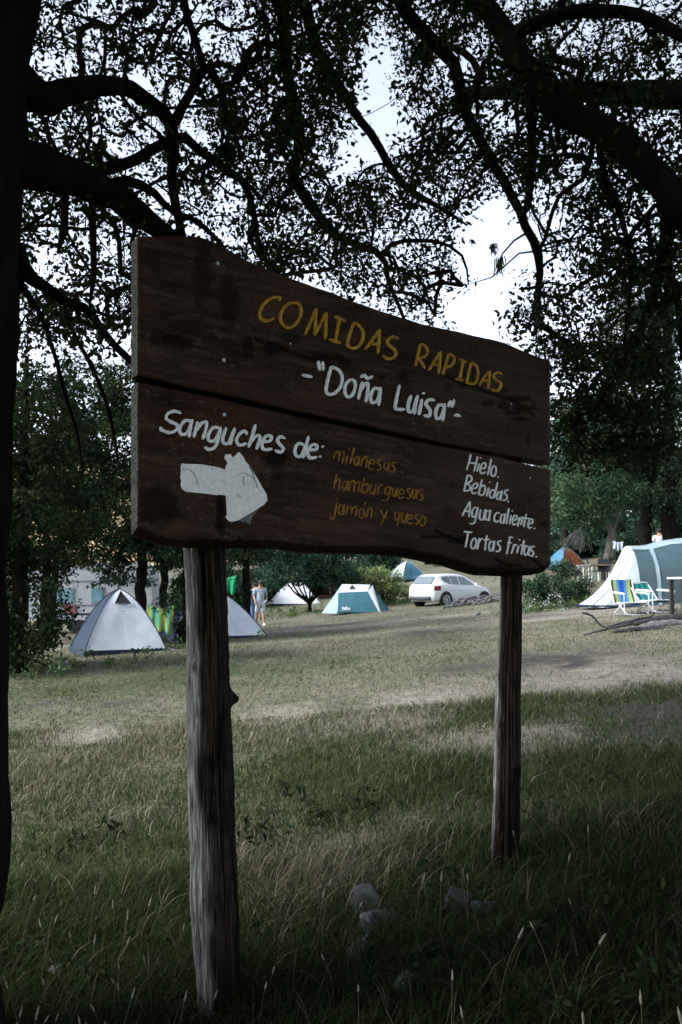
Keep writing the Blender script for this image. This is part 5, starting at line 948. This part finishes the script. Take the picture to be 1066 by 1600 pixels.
tree('small_tree', 'small tree with many slanting bare stems between the far tents', ground(483, 40), 4.2, [(-.9, 0, 1.85, 1.6, 1.3, .65), (1.1, 0, 1.8, 1.4, 1.2, .7), (0, .2, 2.2, 1.5, 1.3, .7), (0, 0, 3.0, 1.8, 1.4, .8)], 300, 66, .12, (.032, .062, .040), .085, crad=.38, stems=[[(0, 0, -.1), (.04, 0, .35), (x * .55, y * .5, 1.1), (x, y, 2.2)] for x, y in ((-1.2, .2), (-.8, -.3), (-.4, .3), (.1, -.2), (.45, .2), (.8, -.2), (1.1, .3), (-1.5, -.1))])
tree('pale_bush', 'pale green bush right behind the teal tent', ground(590, 42), 2.3, [(0, 0, .95, 1.5, 1.1, .9), (.9, .1, .7, 1.0, .9, .6), (-.8, 0, 1.0, .9, .9, .8)], 190, 66, .11, (.14, .19, .085), .05, crad=.32, cat='bush', stems=[[(x, 0, -.1), (x * 1.8, .1, .8), (x * 2.6, .1, 1.6)] for x in (-.4, -.1, .2, .45)])
tree('dark_bush', 'dark green bush below the right end of the sign', ground(878, 25), 1.6, [(-.1, 0, .55, .75, .7, .55), (.45, .1, .55, .55, .6, .45), (-.8, 0, .45, .5, .5, .4), (.1, .1, 1.0, .45, .45, .35)], 130, 66, .07, (.030, .062, .032), .04, crad=.24, cat='bush', stems=[[(x, 0, -.1), (x * 1.6, 0, .5), (x * 2.2, 0, 1.0)] for x in (-.25, 0, .2)])
b = M()
# right: tall trees behind the tunnel tent
tree('tall_tree', 'tall dark tree at the right edge towering behind the tunnel tent', ground(1052, 30), 13, [(0, 0, 3.4, 2.6, 2.2, .9), (-.3, 0, 5.4, 2.9, 2.2, 1.4), (.2, 0, 8.2, 2.7, 2.2, 1.8), (.2, 0, 10.8, 2.0, 1.8, 1.6)], 420, 76, .13, (.018, .034, .019), .34, crad=.52, stems=[[(0, 0, -.2), (0, .1, 3), (.1, 0, 7), (.2, 0, 12)], [(-.9, .4, -.2), (-.8, .3, 2.4), (-.4, .2, 5)]])
tree('leafy_tree', 'mid green tree with a leaning split trunk behind the white porch', ground(950, 36), 8.6, [(-.3, 0, 4.0, 2.2, 1.8, 1.0), (-1.1, 0, 2.9, 1.5, 1.4, .7), (.6, 0, 5.2, 2.1, 1.6, 1.2), (-.2, 0, 7.2, 1.7, 1.5, 1.1)], 330, 74, .13, (.050, .092, .048), .20, crad=.5, stems=[[(-.1, 0, -.1), (.0, 0, .9), (.25, 0, 1.9), (-.5, 0, 3.6), (-.9, 0, 5)], [(0, 0, .8), (.35, .1, 2.3), (.9, 0, 4.2), (.8, 0, 6.5)], [(.15, 0, .9), (.2, 0, 2.2), (-.9, -.2, 2.9)]], bark=BARKG)
tree('leafy_tree', 'bright blue-green tree right of the sign beyond the orange tent', ground(882, 52), 10.5, [(0, 0, 3.6, 2.6, 2, 1.6), (-1.2, 0, 5.6, 2.2, 2, 1.6), (1.1, 0, 6.4, 2.2, 2, 1.6), (0, 0, 8.8, 1.9, 1.8, 1.4), (.2, 0, 1.8, 2.2, 1.5, 1.0)], 330, 74, .17, (.070, .125, .085), .25, crad=.62, bark=BARKG)
tree('leafy_tree', 'olive green tall tree behind the others at the right edge', ground(1015, 48), 16, [(0, 0, 6, 3.2, 2.4, 2.2), (.4, 0, 9.5, 3.2, 2.4, 2.2), (-.4, 0, 13, 2.4, 2, 2.0), (.2, 0, 3.6, 3.0, 2.2, 1.0)], 380, 74, .18, (.045, .056, .026), .3, crad=.7)
tree('leafy_tree', 'dark green tree between the bright tree and the leaning trunk', ground(918, 60), 11, [(0, 0, 3.4, 2.8, 2, 1.6), (.4, 0, 6, 2.6, 2, 1.8), (0, 0, 8.8, 1.9, 1.8, 1.5)], 260, 72, .19, (.028, .055, .038), .25, crad=.7)
# dead pale branches hanging in front of the bright tree
p = at(905, 826, 38); b = M()
for k in range(26): a = rng.uniform(-.9, .9); q = [np.zeros(3), np.array([.5 * a, 0, -.25 - .2 * rng.random()]), np.array([.9 * a - .2, 0, -.7 - .5 * rng.random()])]; b.tube(q, [.014, .010, .004], 4)
b.tube([(1.0, 0, .75), (.5, 0, .3), (0, 0, 0)], [.04, .03, .018], 7); tag(b.build('dead_branch', mat('bleached_wood', (.13, .135, .13), .9, .3, 9), None, off=(0, 0, 0)), 'bleached dead branch hanging from the leaning tree, its twigs fanned out', 'branch').location = tuple(p)
# far row of trees closing the view
src = tree('far_tree', 'dark round tree in the far row behind the camp', ground(700, 84), 8.5, [(0, 0, 1.0, 3.6, 2.2, 1.0), (0, 0, 3.0, 3.2, 2.4, 1.9), (.8, 0, 5.0, 2.8, 2.2, 1.8), (-.8, 0, 6.4, 2.2, 2, 1.5)], 250, 80, .26, (.028, .052, .034), .25, crad=.85, group='far row of trees')
for i, (px, Y, s) in enumerate([(640, 88, 1.0), (580, 92, 1.1), (525, 90, .9), (470, 86, 1.05), (410, 84, 1.1), (350, 90, 1.0), (760, 92, 1.1), (820, 88, .95), (880, 96, 1.3), (960, 94, 1.4), (1040, 90, 1.4), (1120, 88, 1.4), (285, 96, .7), (40, 110, .6), (-40, 70, 1.1)]):
    dup(src, ground(px, Y), i * 1.3, None, (s, s, s * (.85 + .1 * (i % 3))))
bsrc = tree('far_bush', 'dark bush in the undergrowth below the far trees', ground(905, 54), 2.4, [(0, 0, .9, 1.9, 1.4, .9), (1.2, 0, .7, 1.2, 1.0, .7), (-1.1, .2, 1.1, 1.2, 1.0, .9)], 150, 70, .17, (.026, .050, .030), .06, crad=.5, group='dark bushes below the far trees', cat='bush', stems=[[(x, 0, -.1), (x * 2, 0, .8), (x * 3, 0, 1.5)] for x in (-.3, .05, .3)])
for i, (px, Y, s) in enumerate([(960, 56, 1.2), (1010, 52, 1.3), (1060, 47, 1.2), (868, 60, 1.1), (820, 62, 1.0), (770, 66, 1.1), (700, 64, .8), (540, 52, 1.0), (500, 50, .9), (440, 54, 1.1), (395, 50, 1.0), (350, 46, 1.1), (310, 40, .9), (990, 44, .8), (590, 62, 1.1)]):
    dup(bsrc, ground(px, Y), i * 1.7, None, (s, s, s * (.85 + .12 * (i % 3))))
# sunlit dry hillside far behind the left trees
n = 60; xs_ = np.linspace(-130, 10, n); us = np.linspace(0, 1, 24); P = np.array([[(x, 120 + 60 * u, -2 + (30 * math.exp(-((x + 62) / 42) ** 2) + 4 * fbm(np.array([x]), np.array([u * 60]), 18, 4)[0]) * u ** .8) for u in us] for x in xs_])
b = M(); b.grid(P, flip=False); tag(b.build('dry_hillside', mat('dry_hill', (.50, .36, .19), .95, .35, .08, attr=False), None, smooth=True), kind='structure')
# low weeds and white flowers round the dark bush, and behind the shade trees
def weeds(name, spots, n, size, base, h):
    cs = []; 
    for px, Y, rx, k in spots:
        c = ground(px, Y)
        for _ in range(k): x = c[0] + rng.normal() * rx; y = Y + rng.normal() * rx; cs.append((x, y, g1(x, y) + h * rng.random()))
    V, c = leaves_at(np.array(cs), .12, n, size, .8, .45, base, .4); tag(polymesh(name, V, 4, LEAF, None, c), kind='stuff')
weeds('weeds', [(850, 24, .6, 60), (890, 24, .5, 40), (460, 37, .8, 50), (60, 16, 1.0, 60), (250, 20, .9, 40), (620, 41, .9, 40), (700, 45, 2, 40), (440, 42, .8, 40)], 26, .07, (.06, .10, .04), .22)
weeds('small_white_flowers', [(842, 23.5, .35, 26), (865, 23.6, .25, 10)], 8, .035, (.45, .5, .5), .42)
